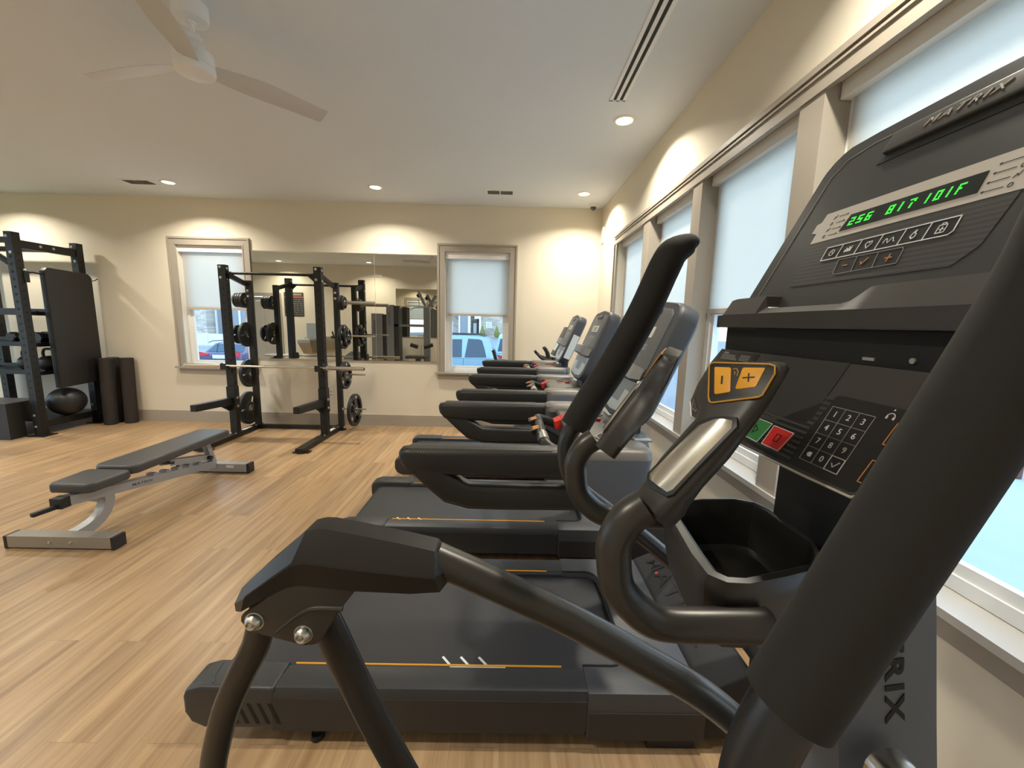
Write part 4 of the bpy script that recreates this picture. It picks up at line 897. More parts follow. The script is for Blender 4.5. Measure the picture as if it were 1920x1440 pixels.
# ---- shelf between the two faces
def sx(y): return .344+.012*min(1, max(0, (.66-y)/.03))*0
shp = [(.672,1.503),(.672,1.522),(.655,1.5455),(.640,1.5475),(.569,1.5475),(.565,1.533),(.560,1.5305),(.440,1.5305),(.428,1.533),(.405,1.5455),(.395,1.5465),(.275,1.5475),(.262,1.540),(.248,1.522),(.248,1.503)]
sh = MB().prism([(EY-y, z) for y, z in shp], (.358,EY,0), uu, (0,0,1), (-1,0,0), -.045, -.002, .0015)
sh.build('reading_shelf', M['eplast'], E, smooth=30)
fr_ = MB()
A = [(EY-y, z) for y, z in shp]
B = [(EY-(EY+(y-EY)*.985), max(1.503, 1.523 if z > 1.528 else z)) for y, z in shp]
ring0 = [Vector((.3605,EY,0))+uu*a+Vector((0,0,b)) for a, b in A]
ring1 = [Vector((.3460,EY,0))+uu*a+Vector((0,0,b)) for a, b in B]
ring2 = [Vector((.3490,EY,0))+uu*a*.99+Vector((0,0,1.503)) for a, b in B]
fr_.loft([ring0, ring1, ring2]).build('shelf_front', M['eplast2'], E, smooth=20)
MB().box(.362,.40,EY-.205,EY+.205,1.462,1.505,.003).build('pocket_back', M['blackhole'], E)
MB().cyl((.3615,.352,1.476), (-1,0,0), .0026, .0018, 16).build('headphone_jack', M['dimprint'], E)
MB().box(.3605,.3622,.390,.403,1.4725,1.4755,.0005).build('usb_port', M['dimprint'], E)
# ---- lower keypad face
low = [(.693,1.467),(.703,1.440),(.702,1.405),(.690,1.372),(.660,1.352),(.60,1.350),(.46,1.3495),(.38,1.3515),(.30,1.357)]
lo_full = [(2*LCY-.693,1.467)] + low[:1] + low[1:6] + [(LCY,1.3485)] + [(2*LCY-y, z) for y, z in low[1:6][::-1]]
lf = Lw(lo_full)
def shr(P, k): return [(a*k, (b-.01)*k+.01) for a, b in P]
lc = MB().loft([[oL+uu*a+ld_*b+ln*h for a, b in shr(lf, k)] for h, k in ((0,.99),(-.004,1.0),(-.022,1.0),(-.045,.97),(-.070,.80))]).build('lower_console', M['elow'], E, smooth=35)
MB().tube([oL+uu*a+ld_*b+ln*.0005 for a, b in Lw(low[2:6]+[(LCY,1.3485)]+[(2*LCY-y, z) for y, z in low[2:6][::-1]])], .0013, 8).build('lip_line', M['strip'], lc)
PL = lambda mb, P, d0, d1: mb.prism(Lw(P), oL, uu, ld_, ln, d0, d1)
PL(MB(), [(.415,1.433),(.310,1.433),(.304,1.40),(.315,1.370),(.345,1.3555),(.46,1.3530),(.53,1.3545)], .0002, .0008).build('keypad_overlay', M['eface2'], lc, smooth=0)
PL(MB(), [(.572,1.4655),(.427,1.4665),(.431,1.405),(.437,1.398),(.497,1.396),(.505,1.40)], .0002, .0007).build('blank_screen', M['eface'], lc, smooth=0)
rl_ = MB()
for i in range(13):
    z = 1.430-i*.0058
    y0 = .428+max(0, (1.4035-z))*3.4 if z < 1.4035 else .4275
    if z >= 1.3955: PL(rl_, [(.4285+(.004 if z < 1.402 else 0),z),(.4165+max(0,(1.433-z))*.18,z),(.4172+max(0,(1.433-z))*.18,z-.0030),(.4290+(.004 if z < 1.402 else 0),z-.0030)], .0008, .0012)
    else: PL(rl_, [(.56,z),(.424,z),(.4245,z-.0022),(.56,z-.0022)], .0008, .0012)
rl_.build('rib_print', M['elow'], lc, smooth=0)
PL(MB(), [(.5150,1.3855),(.4765,1.3850),(.4830,1.3598),(.5180,1.3605)], .0008, .0024).build('start_key', M['green'], lc, smooth=0)
PL(MB(), [(.4725,1.3840),(.4380,1.3836),(.4445,1.3606),(.4745,1.3606)], .0008, .0024).build('stop_key', M['red'], lc, smooth=0)
q = MB()
q.ribbon(Lw([(.5150,1.3855),(.4765,1.3850),(.4830,1.3598),(.5180,1.3605)]), oL, uu, ld_, ln, .0007, .0024, .0027, True).ribbon(Lw([(.4725,1.3840),(.4380,1.3836),(.4445,1.3606),(.4745,1.3606)]), oL, uu, ld_, ln, .0007, .0024, .0027, True)
q.build('key_outline', M['print'], lc, smooth=0)
q = MB()
q.ribbon(Lw([(.5015,1.3775),(.4945,1.3725),(.5015,1.3672)]), oL, uu, ld_, ln, .0011, .0024, .0028, True).ribbon(Lw([(.4600,1.3765),(.4525,1.3765),(.4540,1.3685),(.4605,1.3685)]), oL, uu, ld_, ln, .0010, .0024, .0028, True)
q.build('key_symbol', M['blackhole'], lc, smooth=0)
q = MB(); ky = [.4140,.3974,.3808,.3642]; kz = [1.4212,1.4068,1.3924,1.3780,1.3636]
q.ribbon(Lw([(ky[0],kz[0]),(ky[3],kz[0]),(ky[3],kz[4]),(ky[0],kz[4])]), oL, uu, ld_, ln, .0006, .0008, .0012, True)
for y in ky[1:3]: q.ribbon(Lw([(y,kz[0]),(y,kz[4])]), oL, uu, ld_, ln, .0005, .0008, .0012)
for z in kz[1:4]: q.ribbon(Lw([(ky[0],z),(ky[3],z)]), oL, uu, ld_, ln, .0005, .0008, .0012)
q.build('keypad_grid', M['dimprint'], lc, smooth=0)
q = MB()
for i, ch in enumerate(['1','2','3','4','5','6','7','8','9','','0','']):
    if not ch: continue
    r_, c_ = divmod(i, 3)
    q.text(ch, .0088, LOt((ky[c_]+ky[c_+1])/2, (kz[r_]+kz[r_+1])/2)+ln*.0008, uu, ld_, ln, .0004)
yc_, zc_ = (ky[2]+ky[3])/2, (kz[3]+kz[4])/2
q.ribbon(Lw([(yc_+.0035,zc_+.0003),(yc_+.0008,zc_-.0026),(yc_-.0038,zc_+.0030)]), oL, uu, ld_, ln, .0009, .0008, .0012)
q.ribbon(Lw([(ky[2]-.0003,kz[3]-.0003),(ky[3]+.0003,kz[3]-.0003),(ky[3]+.0003,kz[4]+.0003),(ky[2]-.0003,kz[4]+.0003)]), oL, uu, ld_, ln, .0008, .0008, .0013, True)
yb_ = (ky[0]+ky[1])/2
q.prism(Lw([(yb_+.0032,zc_),(yb_+.0012,zc_+.0023),(yb_-.0028,zc_+.0023),(yb_-.0028,zc_-.0023),(yb_+.0012,zc_-.0023)]), oL, uu, ld_, ln, .0008, .0011)
q.ribbon(Lw(c(.3514,1.4238,.0038,10,170,8)), oL, uu, ld_, ln, .0008, .0008, .0012)
q.prism(Lw([(.3556,1.4222),(.3538,1.4222),(.3538,1.4245),(.3556,1.4245)]), oL, uu, ld_, ln, .0008, .0012).prism(Lw([(.3490,1.4222),(.3472,1.4222),(.3472,1.4245),(.3490,1.4245)]), oL, uu, ld_, ln, .0008, .0012).prism(Lw([(.3524,1.4300),(.3504,1.4300),(.3514,1.4316)]), oL, uu, ld_, ln, .0008, .0012)
q.build('keypad_print', M['print'], lc, smooth=0)
q = MB()
for za, zb in ((1.4205,1.4012),(1.3865,1.3660)): q.ribbon(Lw([(.3380,za),(.3420,za),(.3430,zb),(.3390,zb)]), oL, uu, ld_, ln, .0009, .0008, .0012)
q.build('side_key_print', M['orangep'], lc, smooth=0)
q = MB(); PL(q, [(.682,1.4645),(.582,1.4645),(.584,1.450),(.686,1.450)], .0002, .0006); q.build('warning_label', M['eface2'], lc, smooth=0)
q = MB(); PL(q, [(.676,1.4625),(.662,1.4625),(.662,1.4600),(.676,1.4600)], .0006, .0009)
for i in range(4): PL(q, [(.678,1.4585-i*.0022),(.640-i*.003,1.4585-i*.0022),(.640-i*.003,1.4576-i*.0022),(.678,1.4576-i*.0022)], .0006, .0009); PL(q, [(.625,1.4600-i*.0024),(.600,1.4600-i*.0024),(.600,1.4591-i*.0024),(.625,1.4591-i*.0024)], .0006, .0009)
q.build('warning_print', M['dimprint'], lc, smooth=0)
q = MB(); q.ribbon(Lw([(.677,1.392),(.660,1.388),(.655,1.362),(.674,1.364),(.682,1.378)]), oL, uu, ld_, ln, .0009, .0002, .0008, True).ribbon(Lw([(.672,1.378),(.662,1.377)]), oL, uu, ld_, ln, .0010, .0002, .0008); q.build('volume_key_print', M['dimprint'], lc, smooth=0)
# ---- neck, mast, storage bin
MB().hexa([(.370,EY-.055,1.20),(.435,EY-.055,1.20),(.435,EY+.055,1.20),(.370,EY+.055,1.20),(.375,EY-.06,1.45),(.445,EY-.06,1.45),(.445,EY+.06,1.45),(.375,EY+.06,1.45)], .015, 3).build('console_neck', M['edark'], E, smooth=40)
mp = [(1.222,.400,.480),(1.18,.378,.488),(1.05,.395,.512),(.90,.420,.541),(.60,.450,.60),(.35,.44,.66),(.16,.40,.72)]
mst = MB().loft([[(a,EY-.060,z),(b,EY-.060,z),(b+.01,EY-.03,z),(b+.01,EY+.03,z),(b,EY+.060,z),(a,EY+.060,z),(a-.01,EY+.03,z),(a-.01,EY-.03,z)] for z, a, b in mp]).build('mast', M['tshell'], E, smooth=30)
md = Vector((.018,0,-.10)).normalized()
MB().text('MATRIX', .0295, (.4430,EY-.0603,1.150), md, Vector((.10,0,.018)).normalized(), (0,-1,0), .0008, sx=1.62, bold=.0008, space=1.22).build('mast_lettering', M['blackhole'], mst, smooth=0)
inn = [(.246,.541),(.292,.552),(.338,.555),(.360,.545),(.367,.525),(.367,.441),(.355,.418),(.335,.399),(.285,.383),(.246,.372),(.230,.373),(.223,.382),(.225,.414),(.236,.515)]
out = [(.241,.548),(.292,.562),(.345,.566),(.372,.552),(.382,.530),(.382,.438),(.368,.410),(.342,.388),(.288,.370),(.246,.359),(.222,.360),(.207,.374),(.207,.414),(.222,.525)]
lo_ = [(.262,.530),(.295,.545),(.340,.548),(.362,.540),(.372,.520),(.372,.440),(.358,.412),(.336,.392),(.290,.378),(.258,.372),(.240,.374),(.234,.386),(.236,.418),(.246,.512)]
def rs(P, k, z): return [(.30+(x-.30)*k, EY+(y-EY)*k, z) for x, y in P]
binm = MB().loft([rs(out,.86,1.168), rs(out,.93,1.195), rs(out,.985,1.225), rs(out,1.0,1.243), rs([(a[0]*.75+b[0]*.25, a[1]*.75+b[1]*.25) for a, b in zip(out, inn)],1,1.2500), rs([(a[0]*.25+b[0]*.75, a[1]*.25+b[1]*.75) for a, b in zip(out, inn)],1,1.2515)], caps=False)
binm.loft([rs(out,.86,1.168), rs(out,.5,1.168)]).build('storage_bin', M['eplast'], E, smooth=38)
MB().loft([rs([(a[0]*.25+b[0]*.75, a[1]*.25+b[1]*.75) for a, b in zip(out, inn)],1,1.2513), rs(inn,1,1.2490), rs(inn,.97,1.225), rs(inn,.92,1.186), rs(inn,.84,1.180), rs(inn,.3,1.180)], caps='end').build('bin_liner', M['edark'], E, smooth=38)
# ---- fixed handles: bent tube, contact grip, control head (right one seen face on, left one mirrored)
GN = Vector((-.7807,-.3603,.5105)).normalized(); GA = Vector((.5437,.0108,.8392)).normalized(); GW = GN.cross(GA)
GC = Vector((.1734,.35,1.3903))  # grip centre and tube points below were scaled about the camera, then baked in
Ut = [(.1306,1.3349),(.1149,1.3224),(.1045,1.3004),(.1045,1.2827),(.1097,1.2545),(.1254,1.2336),(.1442,1.2190),(.1682,1.2137),(.2184,1.2137),(.2612,1.2137)]
def handle(mir):
    fy = (lambda p: Vector((p[0], 2*EY-p[1], p[2]))) if mir else (lambda p: Vector(p))
    sg = -1 if mir else 1
    n_, a_, w_ = [Vector((q.x, q.y*sg, q.z)) for q in (GN, GA, GW)]
    c0 = fy(GC)
    tp = [fy((x, .35, z)) for x, z in Ut]
    H = MB().tube(tp, .0165, 18, 4).build('fixed_handle', M['etube'], E, smooth=60)
    g = lambda P: list(P)
    # grip body: stacked sections along the handle
    secs = []
    for a, wl, wr_ in ((-.0735,.0290,-.0100),(-.055,.0310,-.0125),(-.025,.0325,-.0165),(.010,.0290,-.0195),(.030,.0270,-.0208),(.045,.0310,-.0208),(.060,.0440,-.0208),(.085,.0500,-.0205),(.093,.0490,-.0195),(.098,.0440,-.0150)):
        secs.append((a, (wl-wr_)/2, (wl+wr_)/2, 0))
    rings = []
    for a, hw, cw, lift in secs:
        th = .034 if a < .03 else .030 - max(0, a-.05)*.22
        r_ = []
        for k_ in range(20):
            q_ = 2*PI*(k_+.5)/20; cx, cy = math.cos(q_), math.sin(q_)
            ex = math.copysign(abs(cx)**.42, cx)*hw; ey = math.copysign(abs(cy)**.5, cy)*th/2
            sk = (ex+cw)*(-.42) * min(1, max(0, (a-.01)/.04))
            bk_ = .032*max(0, -cy) if a > -.04 else 0
            r_.append(c0 + w_*(ex*(1-.12*max(0,-cy))+cw+bk_) + a_*(a+sk) + n_*(ey-th/2-.0004))
        rings.append(r_)
    B_ = MB().loft(rings).build('grip_body', M['eplast'], H, smooth=50)
    fl = lambda mb, P, d0, d1, b=0: mb.prism(g(P), c0, w_, a_, n_, d0, d1, b)
    fl(MB(), [(.0247,-.0495),(.0160,-.0543),(-.0061,-.0502),(-.0098,-.0447),(-.0122,-.0191),(-.0192,.0362),(-.0132,.0434),(-.0027,.0391),(.0095,.0315),(.0173,.0217),(.0218,-.0105),(.0275,-.0450)], -.003, .0012, .0008).build('contact_bezel', M['edark'], B_, smooth=40)
    # heart rate plate: gently curved across its width
    cp = MB(); rows = []
    L_ = [(.0266,-.0449),(.0180,.0060),(.0128,.0195),(.0048,.0285)]; R_ = [(-.0050,-.0418),(-.0105,.0000),(-.0145,.0240),(-.0150,.0352)]
    L_ = [(.0210,-.0478),(.0243,-.0440),(.0195,-.0125),(.0135,.0205),(.0053,.0300)]; R_ = [(-.0035,-.0465),(-.0066,-.0412),(-.0104,-.0066),(-.0157,.0325),(-.0122,.0388)]
    for l, r in zip(L_, R_):
        row = []
        for i in range(9):
            t_ = i/8; w0 = l[0]+(r[0]-l[0])*t_; a0 = l[1]+(r[1]-l[1])*t_
            row.append(cp.bm.verts.new(c0+w_*w0+a_*a0+n_*(.0013+.0042*math.sin(PI*t_)**.8)))
        rows.append(row)
    fs = [cp.bm.faces.new([rows[i][j], rows[i][j+1], rows[i+1][j+1], rows[i+1][j]]) for i in range(4) for j in range(8)]
    bmesh.ops.recalc_face_normals(cp.bm, faces=fs)
    if sum((f.normal.dot(n_) for f in fs)) < 0: bmesh.ops.reverse_faces(cp.bm, faces=fs)
    ext = bmesh.ops.solidify(cp.bm, geom=fs, thickness=.003)
    cp.build('contact_plate', M['chrome'], B_, smooth=60)
    ring = [(.0459,.0764),(.0465,.0792),(.0434,.0815),(-.0070,.0971),(-.0121,.0969),(-.0165,.0907),(-.0194,.0696),(-.0177,.0669),(.0170,.0450),(.0202,.0451),(.0246,.0489)]
    fl(MB(), ring, -.002, .0006, .0003).build('switch_bezel', M['edark'], B_, smooth=40)
    rg_ = MB().tube([c0+w_*p[0]+a_*p[1]+n_*.0007 for p in ring+ring[:2]], .00085, 8).build('amber_outline', M['gold'], B_)
    fl(MB(), [(.0391,.0766),(.0388,.0777),(.0246,.0822),(.0227,.0817),(.0082,.0618),(.0086,.0605),(.0192,.0535),(.0212,.0541)], .0000, .0016, .0006).build('minus_button', M['orange'], B_, smooth=40)
    fl(MB(), [(.0126,.0854),(.0117,.0867),(-.0052,.0925),(-.0064,.0920),(-.0098,.0751),(-.0092,.0733),(.0041,.0657),(.0060,.0663)], .0000, .0016, .0006).build('plus_button', M['orange'], B_, smooth=40)
    q = MB()
    def rb2(P, wd): q.ribbon(g(P), c0, w_, a_, n_, wd, .0016, .0020)
    rb2([(.0249,.0712),(.0208,.0653)], .0016); rb2([(.0055,.0773),(-.0030,.0813)], .0011); rb2([(.0033,.0826),(-.0008,.0762)], .0011)
    q.build('button_symbol', M['edark'], B_, smooth=0)
    q = MB(); q.ribbon(g([(.0203,.0819),(.0176,.0833),(.0141,.0813),(.0127,.0776)]), c0, w_, a_, n_, .0008, .0010, .0014).ribbon(g([(.0179,.0799),(.0159,.0792),(.0153,.0773)]), c0, w_, a_, n_, .0008, .0010, .0014).build('wave_mark', M['gold'], B_, smooth=0)
handle(False); handle(True)
# ---- moving arms
near = [(.352,1.640),(.343,1.622),(.330,1.570),(.314,1.522),(.278,1.438),(.246,1.364),(.207,1.274),(.196,1.249)]
MB().tube([(x,.235,z) for x, z in [(.372,1.652),(.368,1.650)]+near], [.006,.020]+[.026]*2+[.0275]*6, 28, 4).build('right_arm_foam', M['foam'], E, smooth=60)
MB().tube([(x,.235,z) for x, z in [(.207,1.274),(.189,1.235),(.178,1.190),(.182,1.140),(.215,1.090),(.300,1.020),(.40,.945),(.455,.90)]], .0205, 18, 4).build('right_arm_tube', M['etubeblk'], E, smooth=60)
far = [(.310,1.636),(.300,1.639),(.274,1.626),(.260,1.603),(.228,1.522),(.185,1.436),(.147,1.371),(.121,1.322)]
MB().tube([(x,.69,z) for x, z in far], [.006,.017,.0245,.026,.0265,.0265,.0262,.026], 26, 4).build('left_arm_foam', M['foam'], E, smooth=60)
MB().tube([(x,.69,z) for x, z in [(.124,1.330),(.109,1.298),(.108,1.268),(.116,1.233),(.139,1.203),(.19,1.164),(.268,1.106),(.344,1.042),(.455,.945)]], .0150, 18, 4).build('left_arm_tube', M['etubeblk'], E, smooth=60)
pv = MB().cyl((.462,.215,.935), (0,1,0), .024, .49, 24, .004).build('pivot_shaft', M['edark'], E)
MB().lathe([(0,-.004),(.017,-.003),(.023,.002),(.025,.012),(.025,.030),(0,.030)], (.440,.352,1.012), (0,1,0), 28).build('pivot_cap', M['chrome'], E)
# ---- suspended pedal links
def link(yl, dz, dx):
    sh_ = lambda P: [(x+dx, z+dz) for x, z in P]
    T3 = lambda P: [(x+dx, yl, z+dz) for x, z in P]
    R_ = MB().tube(T3([(-.115,1.110),(-.091,1.099),(-.039,1.075),(.093,1.011),(.215,.943),(.310,.887),(.375,.843),(.455,.775)]), .0268, 22, 4).build('link_rod', M['etube'], E, smooth=60)
    st_ = [((-.4335,1.056),(-.443,1.017)),((-.392,1.096),(-.425,1.027)),((-.351,1.132),(-.385,1.052)),((-.318,1.164),(-.348,1.071)),((-.300,1.1685),(-.330,1.0755)),((-.285,1.168),(-.305,1.073)),((-.235,1.159),(-.243,1.067)),((-.160,1.144),(-.150,1.064)),((-.112,1.133),(-.102,1.068)),((-.097,1.119),(-.091,1.077))]
    rr_ = []
    for i_, (t_, b_) in enumerate(st_):
        k_ = .55 if i_ in (0, len(st_)-1) else 1
        mid = [t_[j]*.56+b_[j]*.44 for j in (0,1)]; m2 = [t_[j]*.50+b_[j]*.50 for j in (0,1)]
        rr_.append([(p[0]+dx, yl+y_*k_, p[1]+dz) for p, y_ in ((t_,-.020),(mid,-.043),(m2,-.044),(b_,-.030),(b_,.030),(m2,.044),(mid,.043),(t_,.020))])
    cvr = MB().loft(rr_).build('joint_cover', M['edark'], E, smooth=24)
    pp = [(-.355,1.073),(-.300,1.085),(-.237,1.068),(-.262,1.035),(-.277,1.012),(-.300,.972),(-.310,.965),(-.329,.963),(-.398,.982),(-.422,.994),(-.430,1.006),(-.429,1.016)]
    pl_ = MB().xz(sh_(pp), yl-.026, yl-.0145, .003).build('joint_plate', M['eplast2'], E, smooth=35); MB().xz(sh_(pp), yl+.0145, yl+.026, .003).build('joint_plate', M['eplast2'], E, smooth=35)
    MB().tube([(x+dx,yl-.0255,z+dz) for x, z in [(-.372,.988),(-.335,1.020),(-.308,1.032),(-.262,1.032)]], .0040, 8, 3).build('pressed_rib', M['eplast2'], pl_)
    for x, z in sh_([(-.407,1.007),(-.328,.985)]):
        MB().lathe([(.0,-.0120),(.0035,-.0120),(.0040,-.0095),(.0075,-.0110),(.0118,-.0075),(.0138,-.0025),(.0142,.0),(.0160,.0),(.0160,.006)], (x,yl-.0265,z), (0,1,0), 24).build('joint_bolt', M['steel'], pl_, smooth=40)
    MB().tube(T3([(-.407,1.012),(-.418,.965),(-.430,.930),(-.460,.872),(-.488,.808),(-.508,.742),(-.521,.687),(-.530,.60),(-.520,.50),(-.490,.42)]), .0135, 18, 3, ry=1.75).build('rear_hanger', M['etube'], E, smooth=60)
    MB().tube(T3([(-.318,1.015),(-.304,.99),(-.268,.897),(-.223,.785),(-.181,.692),(-.11,.54),(-.06,.43)]), .0138, 20, 3, ry=2.15).build('front_hanger', M['etubeblk'], E, smooth=60)
    yi = yl + (-.01 if yl < EY else .01)
    MB().xz(sh_([(-.56,.40),(-.50,.44),(-.10,.44),(-.02,.40),(-.02,.375),(-.56,.375)]), yi-.07, yi+.07, .010, 3).build('foot_pedal', M['rubber'], E, smooth=40)
link(.62, 0, 0)
link(.30, -.24, -.06)
# ---- base
MB().xz([(.18,.06),(.86,.06),(.92,.14),(.86,.34),(.70,.50),(.50,.52),(.32,.38),(.20,.22)], EY-.13, EY+.13, .04, 4).build('drive_shroud', M['tshell'], E, smooth=40)
MB().box(-.82,.30,EY-.045,EY+.045,.03,.11,.012).box(.72,.82,EY-.26,EY+.26,.02,.09,.012).box(-.86,-.76,EY-.26,EY+.26,.02,.09,.012).build('floor_frame', M['eplast'], E)
ft = MB()
for x in (.77,-.81):
    for s in (-1,1): ft.cyl((x,EY+s*.22,0), (0,0,1), .03, .022, 16, .003)
ft.build('leveling_feet', M['rubber'], E)
# ------------------------------------------------------------------ things behind the camera, seen in the mirror
DX0, DX1 = -7.55, -6.70
dr = MB().box(DX0+.02, DX1-.02, YF-.09, YF-.045, .008, 2.11, .003)
dr = struct(dr.build('door_1', M['door']))
for z0, z1 in ((.20,.95),(1.08,1.98)):
    for a, b_ in ((DX0+.12, (DX0+DX1)/2-.04), ((DX0+DX1)/2+.04, DX1-.12)):
        MB().box(a, b_, YF-.047, YF-.038, z0, z1, .006).build('door_panel', M['door'], dr)
MB().cyl((DX0+.09,YF-.045,1.0), (0,1,0), .028, .012, 20).tube([(DX0+.09,YF-.033,1.0),(DX0+.09,YF+.0,1.0),(DX0+.20,YF+.005,1.0)], .009, 10).build('door_handle', M['steel'], dr)
MB().box(-7.38,-7.10,YF-.045,YF-.040,1.93,2.02,.002).build('door_sign', M['signwhite'], dr)
cs = MB()
for a, b_ in ((DX0-.09,DX0), (DX1,DX1+.09)): cs.box(a, b_, YF, YF+.02, 0, 2.13, .004)
cs.box(DX0-.09, DX1+.09, YF, YF+.02, 2.13, 2.225, .004)
struct(cs.build('trim_30', M['trim']))
t = thing('wall_poster', (-6.25,YF,1.57), 'black exercise poster with a red heading, seen in the mirror behind the rack post', 'poster')
MB().box(-6.535,-5.97,YF+.001,YF+.006,1.57,2.255).build('sheet', M['poster'], t, smooth=0)
MB().box(-6.52,-5.985,YF+.006,YF+.0068,2.105,2.145).build('red_band', M['posterred'], t, smooth=0)
q = MB().box(-6.50,-6.02,YF+.006,YF+.0065,2.17,2.225)
q.build('heading', M['postertext'], t, smooth=0)
q = MB(); rnd = random.Random(3)
for i in range(9):
    x = -6.0
    while x > -6.46:
        w_ = rnd.uniform(.03,.10); q.box(x-w_, x, YF+.006, YF+.0065, 2.065-i*.054-.018, 2.065-i*.054); x -= w_+.025
q.build('figure_rows', M['postertext'], t, smooth=0)
t = thing('wall_sign', (-6.40,YF,1.40), 'small black sign under the exercise poster in the mirror', 'sign')
MB().box(-6.46,-6.34,YF+.001,YF+.005,1.40,1.47).build('plate', M['poster'], t, smooth=0); MB().box(-6.445,-6.355,YF+.005,YF+.0055,1.42,1.45).build('print', M['postertext'], t, smooth=0)
t = thing('wall_panel', (-3.93,YF,2.755), 'flat white panel high on the opposite wall, crossing the mirror seam', 'panel')
MB().box(-4.205,-3.655,YF+.001,YF+.02,2.755,2.855,.004).build('cover', M['signwhite'], t)
t = thing('drinking_fountain', (-5.5,YF,.55), 'two level stainless drinking fountain seen in the mirror', 'drinking fountain')
MB().box(-5.90,-5.55,YF+.003,YF+.06,.95,1.385,.008).build('back_panel', M['fount'], t)
for x0, x1, z in ((-6.02,-5.60,.93), (-5.47,-5.06,1.04)):
    MB().loft([[(p[0],max(p[1],YF+.003),p[2]) for p in r_] for r_ in [[(x0,YF,z-.02),(x1,YF,z-.02),(x1-.03,YF+.44,z-.02),(x0+.03,YF+.44,z-.02)],[(x0,YF,z-.10),(x1,YF,z-.10),(x1-.03,YF+.44,z-.10),(x0+.03,YF+.44,z-.10)],[(x0+.06,YF,z-.42),(x1-.06,YF,z-.42),(x1-.08,YF+.22,z-.42),(x0+.08,YF+.22,z-.42)]]]).build('basin', M['fount'], t, smooth=30)
    MB().tube([(x0+.10,YF+.12,z-.02),(x0+.10,YF+.12,z+.04),(x0+.14,YF+.17,z+.05)], .012, 10).box(x0+.05,x1-.05,YF+.05,YF+.40,z-.021,z-.018).build('spout', M['steel'], t)
mg = thing('multi_gym', (-2.9,.1,0), 'grey cable weight machine with tall stack towers, seen in the right part of the mirror', 'weight machine')
for x0, x1, zt in ((-3.80,-3.50,1.70), (-3.385,-3.19,1.945)):
    tw = MB().box(x0, x1, -.02, .10, .06, zt, .012).build('tower_cover', M['gymgrey'], mg)
    MB().box(x1+.0, x1+.13, -.30, .06, .06, zt-.02, .010).build('weight_shroud', M['gymdark'], tw)
    MB().text('MATRIX', .08, (x0+.09,.1005,zt-.38), (0,0,-1), (-1,0,0), (0,1,0), .001, sx=1.3).build('tower_lettering', M['gymdark'], tw, smooth=0)
MB().box(-3.90,-2.95,-.28,.06,.0,.06,.01).box(-3.9,-2.0,-.10,-.02,0,.06,.01).build('machine_base', M['gymdark'], mg)
MB().box(-3.19,-2.37,.0,.06,1.36,1.42,.006).build('cross_beam', M['gymgrey'], mg)
MB().box(-2.37,-2.20,-.08,.06,.06,1.90,.010).build('column', M['gymgrey'], mg)
MB().bar((-2.28,.0,1.84),(-2.50,.02,2.32),.07,.09,up=(0,1,0),b=.006).bar((-2.28,.0,1.84),(-2.02,.02,2.24),.07,.09,up=(0,1,0),b=.006).build('boom', M['gymgrey'], mg)
MB().cyl((-2.51,-.01,2.22),(0,1,0),.055,.03,20).tube([(-2.51,.02,2.20),(-2.50,.02,1.94)],.006,8).build('pulley', M['gymdark'], mg)
MB().tube([(-3.02,.05,1.86),(-2.90,.05,1.925),(-2.50,.05,1.93),(-2.16,.05,1.90),(-2.02,.05,1.84)], .016, 10, 3).build('lat_bar', M['steel'], mg)
for a, b_ in (((-2.74,.05,.86),(-2.54,.05,.80)), ((-2.36,.05,.80),(-2.12,.05,.87))): MB().tube([a, b_], .055, 16).build('roller_pad', M['rubber'], mg)
MB().box(-2.80,-2.25,.0,.42,.50,.57,.02,3).box(-2.55,-2.45,.05,.30,.06,.50,.008).build('seat', M['vinyl'], mg)
MB().tube([(-2.45,.05,.58),(-2.45,.05,.84)], .018, 10).build('pad_post', M['steel'], mg)
b2 = copy_thing(bk, (-4.45,.15,0), 'exercise bike seen only in the mirror, beside the drinking fountain')

# ------------------------------------------------------------------ outdoors
def gz(x): return -.70 + .03*min(0, x+1.4)
g = MB(); xs = [-90,-40,-12,-1.4,40]
vs = [[g.bm.verts.new((x,y,gz(max(x,-40)))) for x in xs] for y in (YB+.18, 100)]
for i in range(4): g.bm.faces.new([vs[0][i], vs[0][i+1], vs[1][i+1], vs[1][i]])
struct(g.build('parking_lot', M['asphalt'], smooth=0))
struct(MB().box(XR+.18, 60, -30, 5.6, -.4, -.06).build('patio_slab', M['concrete'], smooth=0))
struct(MB().box(-90, XL-.17, -30, 5.6, -.5, -.2).build('side_lawn', M['shrub'], smooth=0))
struct(MB().box(-40, 40, YB+.20, YB+1.6, -.9, -.3).build('foundation_bed', M['concrete'], smooth=0))

